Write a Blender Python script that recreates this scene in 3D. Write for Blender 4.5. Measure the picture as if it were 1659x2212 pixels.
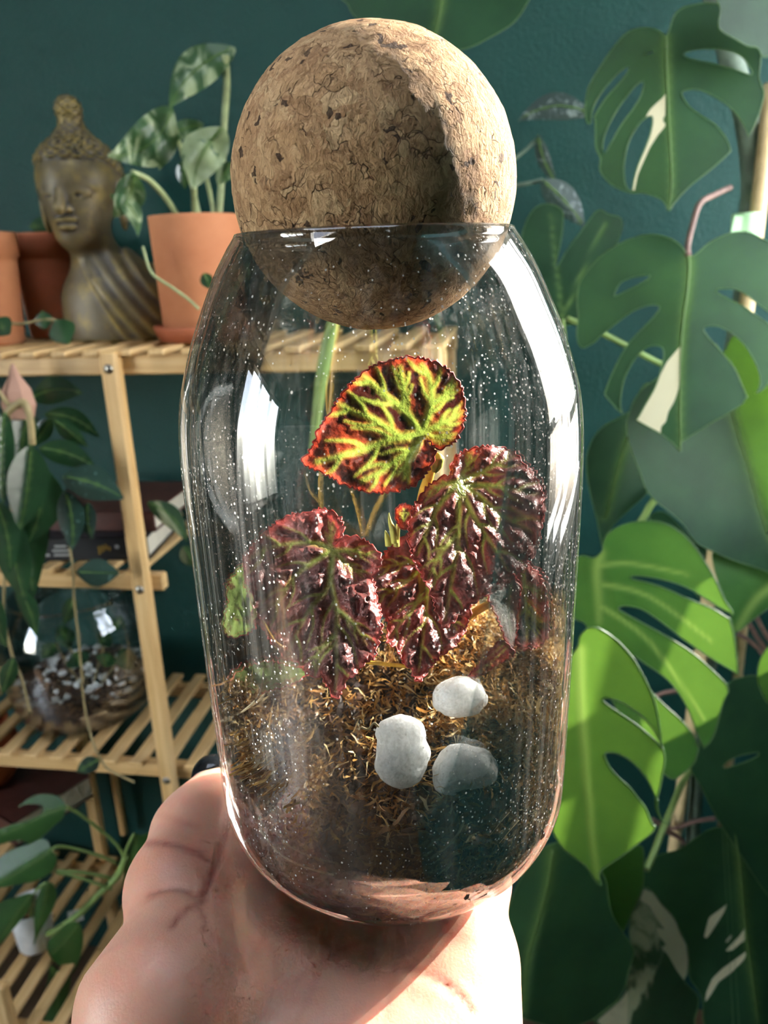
import bpy, bmesh, math, random
import numpy as np
from mathutils import Vector, Matrix
from mathutils.geometry import delaunay_2d_cdt

random.seed(7); rng = np.random.default_rng(7)
SC = bpy.context.scene
for o in list(bpy.data.objects): bpy.data.objects.remove(o)
COL = SC.collection

# ------------------------------------------------------------------ camera
FPX = 1663.0; CX, CY = 829.5, 1106.0
PITCH, ROLL = math.radians(17.7), math.radians(2.0)
CAM = np.array([0.0, 0.0, 1.40])
_R = np.array([1.0, 0, 0]); _U = np.array([0, math.sin(PITCH), math.cos(PITCH)]); FW = np.array([0, math.cos(PITCH), -math.sin(PITCH)])
RT = _R*math.cos(ROLL) - _U*math.sin(ROLL); UP = _U*math.cos(ROLL) + _R*math.sin(ROLL)
cd = bpy.data.cameras.new('camera'); cam = bpy.data.objects.new('camera', cd); COL.objects.link(cam)
cd.sensor_fit = 'VERTICAL'; cd.sensor_height = 36.0; cd.lens = FPX/2212*36.0
cd.clip_start = 0.01
cam.matrix_world = Matrix(((RT[0], UP[0], -FW[0], CAM[0]), (RT[1], UP[1], -FW[1], CAM[1]), (RT[2], UP[2], -FW[2], CAM[2]), (0, 0, 0, 1)))
cd.dof.use_dof = True; cd.dof.focus_distance = 0.185; cd.dof.aperture_fstop = 22.0
SC.camera = cam

# ------------------------------------------------------------------ light
SUN = np.array([0.79, 0.44, 0.42]); SUN /= np.linalg.norm(SUN)
world = bpy.data.worlds.new('sky'); SC.world = world; world.use_nodes = True
wn = world.node_tree; wn.nodes.clear()
sky = wn.nodes.new('ShaderNodeTexSky'); sky.sky_type = 'NISHITA'; sky.sun_disc = False
sky.sun_elevation = math.asin(SUN[2]); sky.sun_rotation = math.atan2(SUN[0], SUN[1])
sky.air_density = 1.0; sky.dust_density = 0.8
bg = wn.nodes.new('ShaderNodeBackground'); bg.inputs['Strength'].default_value = 2.0
wo = wn.nodes.new('ShaderNodeOutputWorld')
hs = wn.nodes.new('ShaderNodeHueSaturation'); hs.inputs['Saturation'].default_value = .45   # hazy bright sky
wn.links.new(sky.outputs[0], hs.inputs['Color']); wn.links.new(hs.outputs[0], bg.inputs[0]); wn.links.new(bg.outputs[0], wo.inputs[0])
sl = bpy.data.lights.new('sun', 'SUN'); sl.energy = 12.5; sl.angle = math.radians(0.55); sl.color = (1.0, 0.95, 0.86)
so = bpy.data.objects.new('sun', sl); COL.objects.link(so); so.location = (3, 2, 4)
so.rotation_euler = Vector(-SUN).to_track_quat('-Z', 'Y').to_euler()
SC.view_settings.view_transform = 'Standard'; SC.view_settings.look = 'None'
SC.view_settings.exposure = 0.92; SC.view_settings.gamma = 1.0; SC.view_settings.use_curve_mapping = False
SC.cycles.max_bounces = 6; SC.cycles.diffuse_bounces = 3; SC.cycles.glossy_bounces = 3
SC.cycles.transmission_bounces = 8; SC.cycles.transparent_max_bounces = 40
SC.cycles.caustics_reflective = False; SC.cycles.caustics_refractive = False
SC.cycles.sample_clamp_indirect = 6.0; SC.cycles.use_denoising = True
SC.cycles.use_adaptive_sampling = True; SC.cycles.adaptive_threshold = 0.1; SC.cycles.adaptive_min_samples = 12

# ------------------------------------------------------------------ helpers
def W(px, py, Y):
    """point of the place seen at pixel (px,py), Y metres in front of the camera"""
    px = np.asarray(px, float); py = np.asarray(py, float); Y = np.asarray(Y, float)
    d = FW + ((px-CX)/FPX)[..., None]*RT - ((py-CY)/FPX)[..., None]*UP
    return CAM + d*(Y/d[..., 1])[..., None]
def WZ(px, py, z):
    d = FW + ((px-CX)/FPX)*RT - ((py-CY)/FPX)*UP
    return CAM + d*((z-CAM[2])/d[2])
def PX(P):
    d = P-CAM; z = d@FW
    return CX+FPX*(d@RT)/z, CY-FPX*(d@UP)/z
def lin(h):
    h = h.lstrip('#'); v = [int(h[i:i+2], 16)/255 for i in (0, 2, 4)]
    return tuple((x/12.92 if x <= .04045 else ((x+.055)/1.055)**2.4) for x in v) + (1.0,)
ORG = {}
def thing(name, label, cat, loc, rz=0.0, group=None):
    o = bpy.data.objects.new(name, None); COL.objects.link(o); o.empty_display_size = .02
    o.location = tuple(loc); o.rotation_euler = (0, 0, rz)
    o['label'] = label; o['category'] = cat
    if group: o['group'] = group
    ORG[o.name] = np.array(loc, float)
    return o
def tag(o, label, cat, group=None, kind=None):
    o['label'] = label; o['category'] = cat
    if group: o['group'] = group
    if kind: o['kind'] = kind
    return o
def struct(o):
    o['kind'] = 'structure'; return o
def mesh_obj(name, V, Fs, mat, parent=None, smooth=True, local=False, origin=None, mats=None, midx=None):
    """V in world coordinates unless local; parents are unrotated for world meshes"""
    V = np.asarray(V, float)
    if parent is not None and not local: V = V - ORG[parent.name]
    loc = None
    if parent is None:
        loc = np.array(origin if origin is not None else [V[:, 0].mean(), V[:, 1].mean(), V[:, 2].min()])
        V = V - loc
    me = bpy.data.meshes.new(name); me.from_pydata(V.tolist(), [], [tuple(map(int, f)) for f in Fs]); me.update()
    for m in (mats or [mat]): me.materials.append(m)
    if midx is not None: me.polygons.foreach_set('material_index', np.asarray(midx, np.int32))
    if smooth: me.polygons.foreach_set('use_smooth', np.ones(len(me.polygons), bool))
    o = bpy.data.objects.new(name, me); COL.objects.link(o)
    if parent is not None:
        o.parent = parent; ORG[o.name] = ORG[parent.name]
    else:
        o.location = tuple(loc); ORG[o.name] = loc
    return o
def attr(o, name, vals):
    a = o.data.attributes.new(name, 'FLOAT', 'POINT'); a.data.foreach_set('value', np.asarray(vals, np.float32))

class MB:
    def __init__(s): s.V = []; s.F = []; s.n = 0
    def add(s, V, F):
        V = np.asarray(V, float); s.V.append(V); s.F += [tuple(int(i)+s.n for i in f) for f in F]; s.n += len(V)
    def box(s, c, d, bev=0.0, rot=None):
        bm = bmesh.new(); bmesh.ops.create_cube(bm, size=1.0)
        for v in bm.verts: v.co = Vector((v.co.x*d[0], v.co.y*d[1], v.co.z*d[2]))
        if bev: bmesh.ops.bevel(bm, geom=list(bm.edges), offset=bev, segments=1, affect='EDGES', profile=.5)
        if rot is not None: bmesh.ops.rotate(bm, verts=bm.verts, cent=(0, 0, 0), matrix=rot)
        V = [tuple(Vector(c)+v.co) for v in bm.verts]; bm.verts.index_update()
        Fs = [[v.index for v in f.verts] for f in bm.faces]; bm.free(); s.add(V, Fs)
    def lathe(s, prof, n=64, c=(0, 0, 0), closed=False):
        prof = np.asarray(prof, float); th = np.linspace(0, 2*np.pi, n, endpoint=False); m = len(prof)
        V = np.stack([prof[:, None, 0]*np.cos(th), prof[:, None, 0]*np.sin(th), np.repeat(prof[:, 1:2], n, 1)], -1).reshape(-1, 3)+np.array(c)
        Fs = []
        for i in range(m if closed else m-1):
            a = i*n; b = ((i+1) % m)*n
            for j in range(n):
                k = (j+1) % n; Fs.append((a+j, a+k, b+k, b+j))
        s.add(V, Fs)
    def tube(s, P, r, n=8, cap=True):
        P = np.asarray(P, float); m = len(P); r = np.broadcast_to(np.asarray(r, float), (m,))
        T = np.gradient(P, axis=0); T /= np.linalg.norm(T, axis=1)[:, None]+1e-12
        a = np.array([0, 0, 1.0]) if abs(T[0][2]) < .9 else np.array([1.0, 0, 0])
        N = np.cross(T[0], a); N /= np.linalg.norm(N); V = []
        th = np.linspace(0, 2*np.pi, n, endpoint=False)
        for i in range(m):
            N = N-T[i]*(N@T[i]); N /= np.linalg.norm(N)+1e-12; B = np.cross(T[i], N)
            V.append(P[i]+r[i]*(np.cos(th)[:, None]*N+np.sin(th)[:, None]*B))
        Fs = [(i*n+j, i*n+(j+1) % n, (i+1)*n+(j+1) % n, (i+1)*n+j) for i in range(m-1) for j in range(n)]
        if cap: Fs += [tuple(range(n))[::-1], tuple((m-1)*n+j for j in range(n))]
        s.add(np.concatenate(V), Fs)
    def build(s, name, mat, parent=None, smooth=False, local=False, origin=None):
        return mesh_obj(name, np.concatenate(s.V), s.F, mat, parent, smooth, local, origin)

def spline(P, n=6, closed=False):
    P = np.asarray(P, float); m = len(P); out = []
    if m < 3 and not closed: return P
    for i in range(m if closed else m-1):
        if closed: p0, p1, p2, p3 = P[i-1], P[i], P[(i+1) % m], P[(i+2) % m]
        else: p0, p1, p2, p3 = P[max(i-1, 0)], P[i], P[i+1], P[min(i+2, m-1)]
        for t in np.linspace(0, 1, n, endpoint=False):
            out.append(.5*((2*p1)+(-p0+p2)*t+(2*p0-5*p1+4*p2-p3)*t*t+(-p0+3*p1-3*p2+p3)*t**3))
    if not closed: out.append(P[-1])
    return np.array(out)
def resample(P, step, closed=True):
    P = np.asarray(P, float)
    if closed: P = np.vstack([P, P[:1]])
    L = np.concatenate([[0], np.cumsum(np.linalg.norm(np.diff(P, axis=0), axis=1))])
    n = max(6, int(round(L[-1]/step))); t = np.linspace(0, L[-1], n+1)
    Q = np.stack([np.interp(t, L, P[:, k]) for k in range(P.shape[1])], -1)
    return Q[:-1] if closed else Q
def inpoly(p, poly):
    x, y = p[:, 0], p[:, 1]; c = np.zeros(len(p), bool); n = len(poly)
    for i in range(n):
        x1, y1 = poly[i]; x2, y2 = poly[(i+1) % n]
        if y1 == y2: continue
        m = ((y1 > y) != (y2 > y)) & (x < (x2-x1)*(y-y1)/(y2-y1)+x1); c ^= m
    return c
def segdist(p, poly):
    d = np.full(len(p), 1e9)
    for a, b in zip(poly[:-1], poly[1:]):
        a = np.asarray(a, float); b = np.asarray(b, float); ab = b-a
        t = np.clip(((p-a)@ab)/(ab@ab+1e-9), 0, 1); d = np.minimum(d, np.linalg.norm(p-a-t[:, None]*ab, axis=1))
    return d
def hash3(i):
    x = np.sin(i@np.array([127.1, 311.7, 74.7]))*43758.5453; return x-np.floor(x)
def vnoise(P):
    """smooth value noise, P (n,3) -> -1..1"""
    i = np.floor(P); f = P-i; f = f*f*(3-2*f); r = 0
    for a in (0, 1):
        for b in (0, 1):
            for c in (0, 1):
                w = (f[:, 0] if a else 1-f[:, 0])*(f[:, 1] if b else 1-f[:, 1])*(f[:, 2] if c else 1-f[:, 2])
                r = r+w*hash3(i+np.array([a, b, c]))
    return r*2-1
def fbm(P, o=3): return sum(vnoise(P*2**k+k*17.3)/2**k for k in range(o))
def surfnet(fn, lo, hi, h):
    lo = np.array(lo, float); hi = np.array(hi, float); n = np.ceil((hi-lo)/h).astype(int)+1
    ax = [lo[k]+h*np.arange(n[k]) for k in range(3)]
    G = np.stack(np.meshgrid(*ax, indexing='ij'), -1).reshape(-1, 3)
    v = np.concatenate([fn(g) for g in np.array_split(G, max(1, len(G)//400000))]).reshape(n); s = v < 0
    m = n-1; acc = np.zeros((*m, 3)); cnt = np.zeros(m)
    cs = [(a, b, c) for a in (0, 1) for b in (0, 1) for c in (0, 1)]
    sl_ = lambda A, c: A[c[0]:c[0]+m[0], c[1]:c[1]+m[1], c[2]:c[2]+m[2]]
    for a in cs:
        for k in range(3):
            if a[k]: continue
            b = list(a); b[k] = 1; va, vb = sl_(v, a), sl_(v, b); ms = sl_(s, a) != sl_(s, b)
            t = np.where(ms, va/(va-vb+1e-20), 0)
            for q in range(3): acc[..., q] += np.where(ms, a[q]+(t if q == k else 0), 0)
            cnt += ms
    act = cnt > 0; idx = -np.ones(m, int); idx[act] = np.arange(act.sum())
    ijk = np.stack(np.nonzero(act), -1); V = lo+h*(ijk+acc[act]/cnt[act][:, None]); Fs = []
    for k in range(3):
        a, b = [(1, 2), (2, 0), (0, 1)][k]
        s0 = np.take(s, range(n[k]-1), axis=k); s1 = np.take(s, range(1, n[k]), axis=k)
        e = np.stack(np.nonzero(s0 != s1), -1)
        e = e[(e[:, a] > 0) & (e[:, b] > 0) & (e[:, a] < m[a]) & (e[:, b] < m[b])]
        fl = s0[tuple(e.T)]
        def cell(da, db):
            q = e.copy(); q[:, a] -= da; q[:, b] -= db; return idx[tuple(q.T)]
        Q = np.stack([cell(1, 1), cell(0, 1), cell(0, 0), cell(1, 0)], -1)
        Q[~fl] = Q[~fl][:, ::-1]; Fs.append(Q)
    return V, np.concatenate(Fs)
def smin(a, b, k):
    h = np.clip(.5+.5*(b-a)/k, 0, 1); return b*(1-h)+a*h-k*h*(1-h)
def cone_sd(P, a, b, ra, rb):
    a = np.array(a, float); b = np.array(b, float); ab = b-a
    t = np.clip(((P-a)@ab)/(ab@ab), 0, 1); return np.linalg.norm(P-a-t[:, None]*ab, axis=1)-(ra+(rb-ra)*t)
def ell_sd(P, c, r):
    r = np.array(r, float); q = (P-np.array(c))/r; k = np.linalg.norm(q, axis=1); return (k-1)*r.min()

# ------------------------------------------------------------------ materials
class N:
    def __init__(s, name):
        s.m = bpy.data.materials.new(name); s.m.use_nodes = True; s.t = s.m.node_tree; s.t.nodes.clear()
        s.out = s.t.nodes.new('ShaderNodeOutputMaterial'); s.tc = None
    def n(s, typ, **kw):
        x = s.t.nodes.new('ShaderNode'+typ)
        for k, v in kw.items():
            if hasattr(x, k): setattr(x, k, v)
            else: s.i(x, k, v)
        return x
    def i(s, x, k, v):
        k = int(k[1:]) if isinstance(k, str) and k[0] == '_' and k[1:].isdigit() else k.replace('_', ' ') if isinstance(k, str) else k
        inp = x.inputs[k]
        if isinstance(v, bpy.types.NodeSocket): s.t.links.new(v, inp)
        elif isinstance(v, bpy.types.Node): s.t.links.new(v.outputs[0], inp)
        else: inp.default_value = v
    def co(s, scale=(1, 1, 1), kind='Object'):
        if s.tc is None: s.tc = s.n('TexCoord')
        mp = s.n('Mapping'); s.i(mp, 'Vector', s.tc.outputs[kind]); mp.inputs['Scale'].default_value = scale; return mp
    def noise(s, sc, det=4, rough=.55, scale=(1, 1, 1), dist=0, kind='Object'):
        x = s.n('TexNoise'); s.i(x, 'Vector', s.co(scale, kind)); x.inputs['Scale'].default_value = sc
        x.inputs['Detail'].default_value = det; x.inputs['Roughness'].default_value = rough; x.inputs['Distortion'].default_value = dist
        return x.outputs['Fac']
    def vor(s, sc, feat='F1', scale=(1, 1, 1), out='Distance', vec=None):
        x = s.n('TexVoronoi'); x.feature = feat; s.i(x, 'Vector', vec or s.co(scale)); x.inputs['Scale'].default_value = sc; return x.outputs[out]
    def ramp(s, f, stops, interp='LINEAR'):
        x = s.n('ValToRGB'); s.i(x, 'Fac', f); e = x.color_ramp.elements; x.color_ramp.interpolation = interp
        while len(e) < len(stops): e.new(.5)
        for q, (p, c) in zip(e, stops):
            q.position = p; q.color = c if not isinstance(c, (int, float)) else (c, c, c, 1)
        return x.outputs[0]
    def mix(s, f, a, b, mode='MIX'):
        x = s.n('Mix'); x.data_type = 'RGBA'; x.blend_type = mode
        s.i(x, 0, f); s.i(x, 6, a); s.i(x, 7, b); return x.outputs[2]
    def math(s, op, a, b=0.0, c=0.0):
        x = s.n('Math'); x.operation = op; s.i(x, 0, a); s.i(x, 1, b); s.i(x, 2, c); return x.outputs[0]
    def att(s, name): x = s.n('Attribute'); x.attribute_name = name; return x.outputs['Fac']
    def bump(s, h, st=.3, d=.001): x = s.n('Bump'); s.i(x, 'Height', h); x.inputs['Strength'].default_value = st; x.inputs['Distance'].default_value = d; return x.outputs[0]
    def pbr(s, col, rough=.5, nrm=None, spec=.5, metal=0, **kw):
        x = s.n('BsdfPrincipled'); s.i(x, 'Base Color', col); s.i(x, 'Roughness', rough); s.i(x, 'Metallic', metal)
        s.i(x, 'Specular IOR Level', spec)
        if nrm is not None: s.i(x, 'Normal', nrm)
        for k, v in kw.items(): s.i(x, k, v)
        return x
    def mixs(s, f, a, b): x = s.n('MixShader'); s.i(x, 0, f); s.i(x, 1, a); s.i(x, 2, b); return x
    def end(s, sh): s.t.links.new(sh.outputs[0], s.out.inputs[0]); return s.m

def m_plain(name, col, rough=.5, var=.15, sc=30, spec=.4, bump=0, bd=.0005, metal=0):
    k = N(name); c = lin(col); f = k.noise(sc, 5)
    lo = tuple(x*(1-var) for x in c[:3])+(1,); hi = tuple(min(1, x*(1+var)) for x in c[:3])+(1,)
    cc = k.ramp(f, [(.3, lo), (.7, hi)])
    return k.end(k.pbr(cc, rough, k.bump(k.noise(sc*6, 3), bump, bd) if bump else None, spec, metal))
def m_wall():
    k = N('teal_paint'); f = k.noise(3, 4)
    c = k.ramp(f, [(.3, lin('#123b35')), (.7, lin('#16423c'))])
    h = k.math('ADD', k.noise(160, 4, .6), k.math('MULTIPLY', k.noise(420, 2), .5))
    return k.end(k.pbr(c, .5, k.bump(h, .5, .004), .25))
def m_bamboo(name, sc):
    k = N(name); g = k.noise(130, 4, .6, sc); g2 = k.noise(7, 3)
    c = k.ramp(g, [(.25, lin('#b58d55')), (.5, lin('#cfa870')), (.75, lin('#e0bf8a'))])
    c = k.mix(k.ramp(g2, [(.5, 0.0), (.75, .35)]), c, lin('#a77b45'))
    return k.end(k.pbr(c, .38, k.bump(g, .08, .0005), .45))
def m_cork():
    k = N('pressed_cork')
    w = k.n('TexNoise'); k.i(w, 'Vector', k.co()); w.inputs['Scale'].default_value = 130; w.inputs['Detail'].default_value = 3
    vm = k.n('VectorMath'); vm.operation = 'MULTIPLY_ADD'; k.i(vm, 0, w.outputs['Color']); vm.inputs[1].default_value = (.013, .013, .013); k.i(vm, 2, k.co())
    v1 = k.n('TexVoronoi'); k.i(v1, 'Vector', vm); v1.inputs['Scale'].default_value = 230
    v2 = k.n('TexVoronoi'); k.i(v2, 'Vector', vm); v2.inputs['Scale'].default_value = 620
    ve = k.n('TexVoronoi'); ve.feature = 'DISTANCE_TO_EDGE'; k.i(ve, 'Vector', vm); ve.inputs['Scale'].default_value = 230
    sp = k.n('SeparateColor'); k.i(sp, 0, v1.outputs['Color']); sp2 = k.n('SeparateColor'); k.i(sp2, 0, v2.outputs['Color'])
    c = k.ramp(sp.outputs[0], [(0, lin('#9a7352')), (.4, lin('#b18b63')), (.75, lin('#bd9870')), (1, lin('#cdae84'))])
    c2 = k.ramp(sp2.outputs[1], [(0, lin('#80603f')), (.5, lin('#ad8760')), (1, lin('#c7a47a'))])
    c = k.mix(.5, c, c2)
    fine = k.noise(520, 4, .7, (1, 1, .6), 1.5)
    c = k.mix(k.ramp(fine, [(.33, .6), (.5, 0.0)]), c, lin('#6b4a33'))
    crack = k.math('MULTIPLY', k.ramp(ve.outputs['Distance'], [(0.0, .8), (.035, 0.0)]), k.ramp(k.noise(170, 2), [(.5, 0.0), (.6, 1.0)]))
    c = k.mix(crack, c, lin('#43291c'))
    dk = k.math('MULTIPLY', k.ramp(sp2.outputs[0], [(.972, 0.0), (.976, 1.0)]), .85)
    c = k.mix(dk, c, lin('#2a1a14'))
    h = k.math('ADD', k.math('MULTIPLY', fine, 1.6), k.math('MULTIPLY', crack, -.8))
    h = k.math('ADD', h, k.math('MULTIPLY', sp2.outputs[2], .35))
    return k.end(k.pbr(c, .85, k.bump(h, .8, .0009), .2))
def m_glass(name, dust=1.0, tint=(.985, .995, .99, 1)):
    k = N(name)
    tr = k.n('BsdfTransparent'); tr.inputs[0].default_value = tint
    gl = k.n('BsdfGlossy'); gl.inputs['Roughness'].default_value = .02; gl.inputs['Color'].default_value = (1, 1, 1, 1)
    fr = k.n('Fresnel'); fr.inputs['IOR'].default_value = 1.48
    g = k.mixs(k.math('MINIMUM', fr, .75), tr, gl)
    if dust:
        v = k.n('TexVoronoi'); k.i(v, 'Vector', k.co((1, 1, .8))); v.inputs['Scale'].default_value = 1300
        sp = k.n('SeparateColor'); k.i(sp, 0, v.outputs['Color'])
        dens = k.ramp(k.noise(45, 2, .6), [(.38, .02), (.75, .36)])
        on = k.math('LESS_THAN', sp.outputs[0], dens)
        dot = k.math('MULTIPLY', on, k.math('LESS_THAN', v.outputs['Distance'], k.math('MULTIPLY', sp.outputs[1], .36)))
        st = k.ramp(k.noise(330, 3, .7, (1, 1, .012)), [(.52, 0.0), (.85, .10)])
        f = k.math('MINIMUM', k.math('ADD', k.math('ADD', k.math('MULTIPLY', dot, .7*dust), k.math('MULTIPLY', st, dust)), .0015), .8)
        df = k.n('BsdfDiffuse'); df.inputs[0].default_value = (.9, .9, .88, 1)
        tl = k.n('BsdfTranslucent'); tl.inputs[0].default_value = (.9, .9, .88, 1)
        g = k.mixs(f, g, k.mixs(.5, df, tl))
    return k.end(g)
def m_leaf(name, dark, light, trans, rough=.35, vein='#6f8f4a', tf=.4, varieg=None, vsc=12, vth=(.52, .58), spec=.5, streak=(1, 1, 1), bump=.25):
    k = N(name); f = k.noise(14, 4)
    c = k.ramp(f, [(.3, lin(dark)), (.7, lin(light))])
    t = k.mix(k.ramp(f, [(.3, .3), (.7, 0.0)]), lin(trans), lin(light))
    va = k.att('vein')
    c = k.mix(k.math('MULTIPLY', va, .6), c, lin(vein)); t = k.mix(k.math('MULTIPLY', va, .6), t, lin(vein))
    if varieg:
        q = k.ramp(k.noise(vsc, 5, .6, streak, 1.5), [(vth[0], 0.0), (vth[1], 1.0)])
        c = k.mix(q, c, lin(varieg)); t = k.mix(q, t, lin(varieg))
    nr = k.bump(k.math('ADD', k.noise(60, 3), k.math('MULTIPLY', va, -1.5)), bump, .0015)
    a = k.pbr(c, rough, nr, spec); b = k.n('BsdfTranslucent'); k.i(b, 'Color', t); k.i(b, 'Normal', nr)
    return k.end(k.mixs(tf, a, b))
def m_begonia(name, hue=0.0, silver=0.0):
    k = N(name); va = k.att('vein'); ed = k.att('edge'); big = k.noise(75, 4, .6); fine = k.noise(900, 2, .6)
    red = k.ramp(k.noise(55, 3), [(.3, lin('#7d2a26')), (.65, lin('#a83a2c'))]); dark = lin('#33171a')
    if hue: red = k.ramp(k.noise(55, 3), [(.3, lin('#9c3c3a')), (.65, lin('#b55e57'))]); dark = lin('#7a403e')
    pk = k.ramp(k.math('ADD', big, k.math('MULTIPLY', k.math('ADD', ed, va), -.3)), [(.34, 0.0), (.54, 1.0)])
    c = k.mix(pk, red, dark)
    c = k.mix(k.math('MULTIPLY', ed, .6), c, lin('#b03a33'))
    gv = k.ramp(k.math('ADD', va, k.math('MULTIPLY', k.math('SUBTRACT', fine, .5), .25)), [(.05, 0.0), (.32, .45), (.8, 1.0)] if not hue else [(.16, 0.0), (.5, .45), (.9, 1.0)])
    c = k.mix(gv, c, k.mix(fine, lin('#869a3a'), lin('#bcc85c')))
    t = k.mix(pk, k.ramp(k.noise(70, 3), [(.3, lin('#a33420')), (.7, lin('#b35227'))]), lin('#3a1612'))
    if hue: t = k.mix(pk, lin('#7a2f2b'), lin('#4a2022'))
    t = k.mix(gv, t, lin('#93a544') if not hue else lin('#8c9a40')); t = k.mix(k.math('MULTIPLY', ed, .6), t, lin('#b8382a'))
    if silver: c = k.mix(silver, c, lin('#b9c3bd'))
    nr = k.bump(k.math('ADD', k.noise(230, 3), k.math('MULTIPLY', fine, .45)), .6, .0014)
    a = k.pbr(c, .36, nr, .7); a.inputs['Sheen Weight'].default_value = .25; a.inputs['Sheen Roughness'].default_value = .4
    b = k.n('BsdfTranslucent'); k.i(b, 'Color', t); k.i(b, 'Normal', nr)
    return k.end(k.mixs(.42, a, b))
def m_skin():
    k = N('skin'); f = k.noise(26, 4, .55); f2 = k.noise(90, 4)
    c = k.ramp(f, [(.3, lin('#bd8a74')), (.7, lin('#cf9f88'))])
    c = k.mix(k.ramp(f2, [(.45, .0), (.75, .35)]), c, lin('#c07a6a'))
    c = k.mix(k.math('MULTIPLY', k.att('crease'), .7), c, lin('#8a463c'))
    h = k.math('ADD', k.noise(700, 3), k.math('MULTIPLY', k.vor(900, 'DISTANCE_TO_EDGE'), .8))
    x = k.pbr(c, .45, k.bump(h, .2, .0004), .4)
    x.inputs['Subsurface Weight'].default_value = .8; x.inputs['Subsurface Radius'].default_value = (1.0, .22, .12); x.inputs['Subsurface Scale'].default_value = .010
    return k.end(x)
def m_soil(name='dark_substrate', tan=.0):
    k = N(name); v = k.n('TexVoronoi'); k.i(v, 'Vector', k.co()); v.inputs['Scale'].default_value = 260
    sp = k.n('SeparateColor'); k.i(sp, 0, v.outputs['Color']); big = k.noise(45, 4, .6)
    c = k.ramp(sp.outputs[0], [(0, lin('#1a1412')), (.5, lin('#3a2a22')), (.8, lin('#644630')), (1, lin('#a67a4a'))])
    c = k.mix(k.ramp(big, [(.55, 0.0), (.75, .8)]), c, k.ramp(k.noise(240, 4), [(.3, lin('#5a3b22')), (.7, lin('#a97b45'))]))
    h = k.math('ADD', v.outputs['Distance'], k.noise(700, 4))
    return k.end(k.pbr(c, k.ramp(k.noise(200), [(.4, .25), (.6, .8)]), k.bump(h, .9, .002), .5))
def m_bronze():
    k = N('aged_bronze_paint'); f = k.noise(26, 5, .65)
    g = k.n('NewGeometry'); pt = k.ramp(g.outputs['Pointiness'], [(.47, 0.0), (.56, 1.0)])
    q = k.math('MULTIPLY', k.math('ADD', k.math('MULTIPLY', pt, .8), k.ramp(f, [(.48, 0.0), (.7, .6)])), .9)
    c = k.mix(q, k.ramp(k.noise(70, 3), [(.3, lin('#35312f')), (.7, lin('#4b4640'))]), lin('#927d44'))
    return k.end(k.pbr(c, .48, k.bump(k.noise(200, 4), .3, .001), .5, k.math('MULTIPLY', q, .5)))
def m_rand(name, stops, rough=.6, trans=0.0, spec=.4, bump=.3, bsc=900, bd=.0004):
    k = N(name); c = k.ramp(k.att('rnd'), [(p, lin(h)) for p, h in stops])
    c = k.mix(k.ramp(k.noise(300, 3), [(.35, .35), (.65, 0.0)]), c, lin(stops[0][1]))
    a = k.pbr(c, rough, k.bump(k.noise(bsc, 3), bump, bd), spec)
    if trans:
        b = k.n('BsdfTranslucent'); k.i(b, 'Color', c); return k.end(k.mixs(trans, a, b))
    return k.end(a)
def m_pumice():
    k = N('white_pumice'); f = k.noise(700, 4, .7)
    c = k.ramp(f, [(.3, lin('#dcdcd8')), (.6, lin('#fafaf8'))])
    x = k.pbr(c, .85, k.bump(k.math('ADD', f, k.vor(1100)), .6, .0006), .2)
    x.inputs['Subsurface Weight'].default_value = .9; x.inputs['Subsurface Radius'].default_value = (1, 1, 1); x.inputs['Subsurface Scale'].default_value = .012
    return k.end(x)
def m_terra(name='terracotta', a='#b06f4c', b='#c8875f'):
    k = N(name); f = k.noise(12, 5, .6)
    return k.end(k.pbr(k.ramp(f, [(.3, lin(a)), (.7, lin(b))]), .75, k.bump(k.noise(160, 4), .15, .0008), .25))

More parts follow.
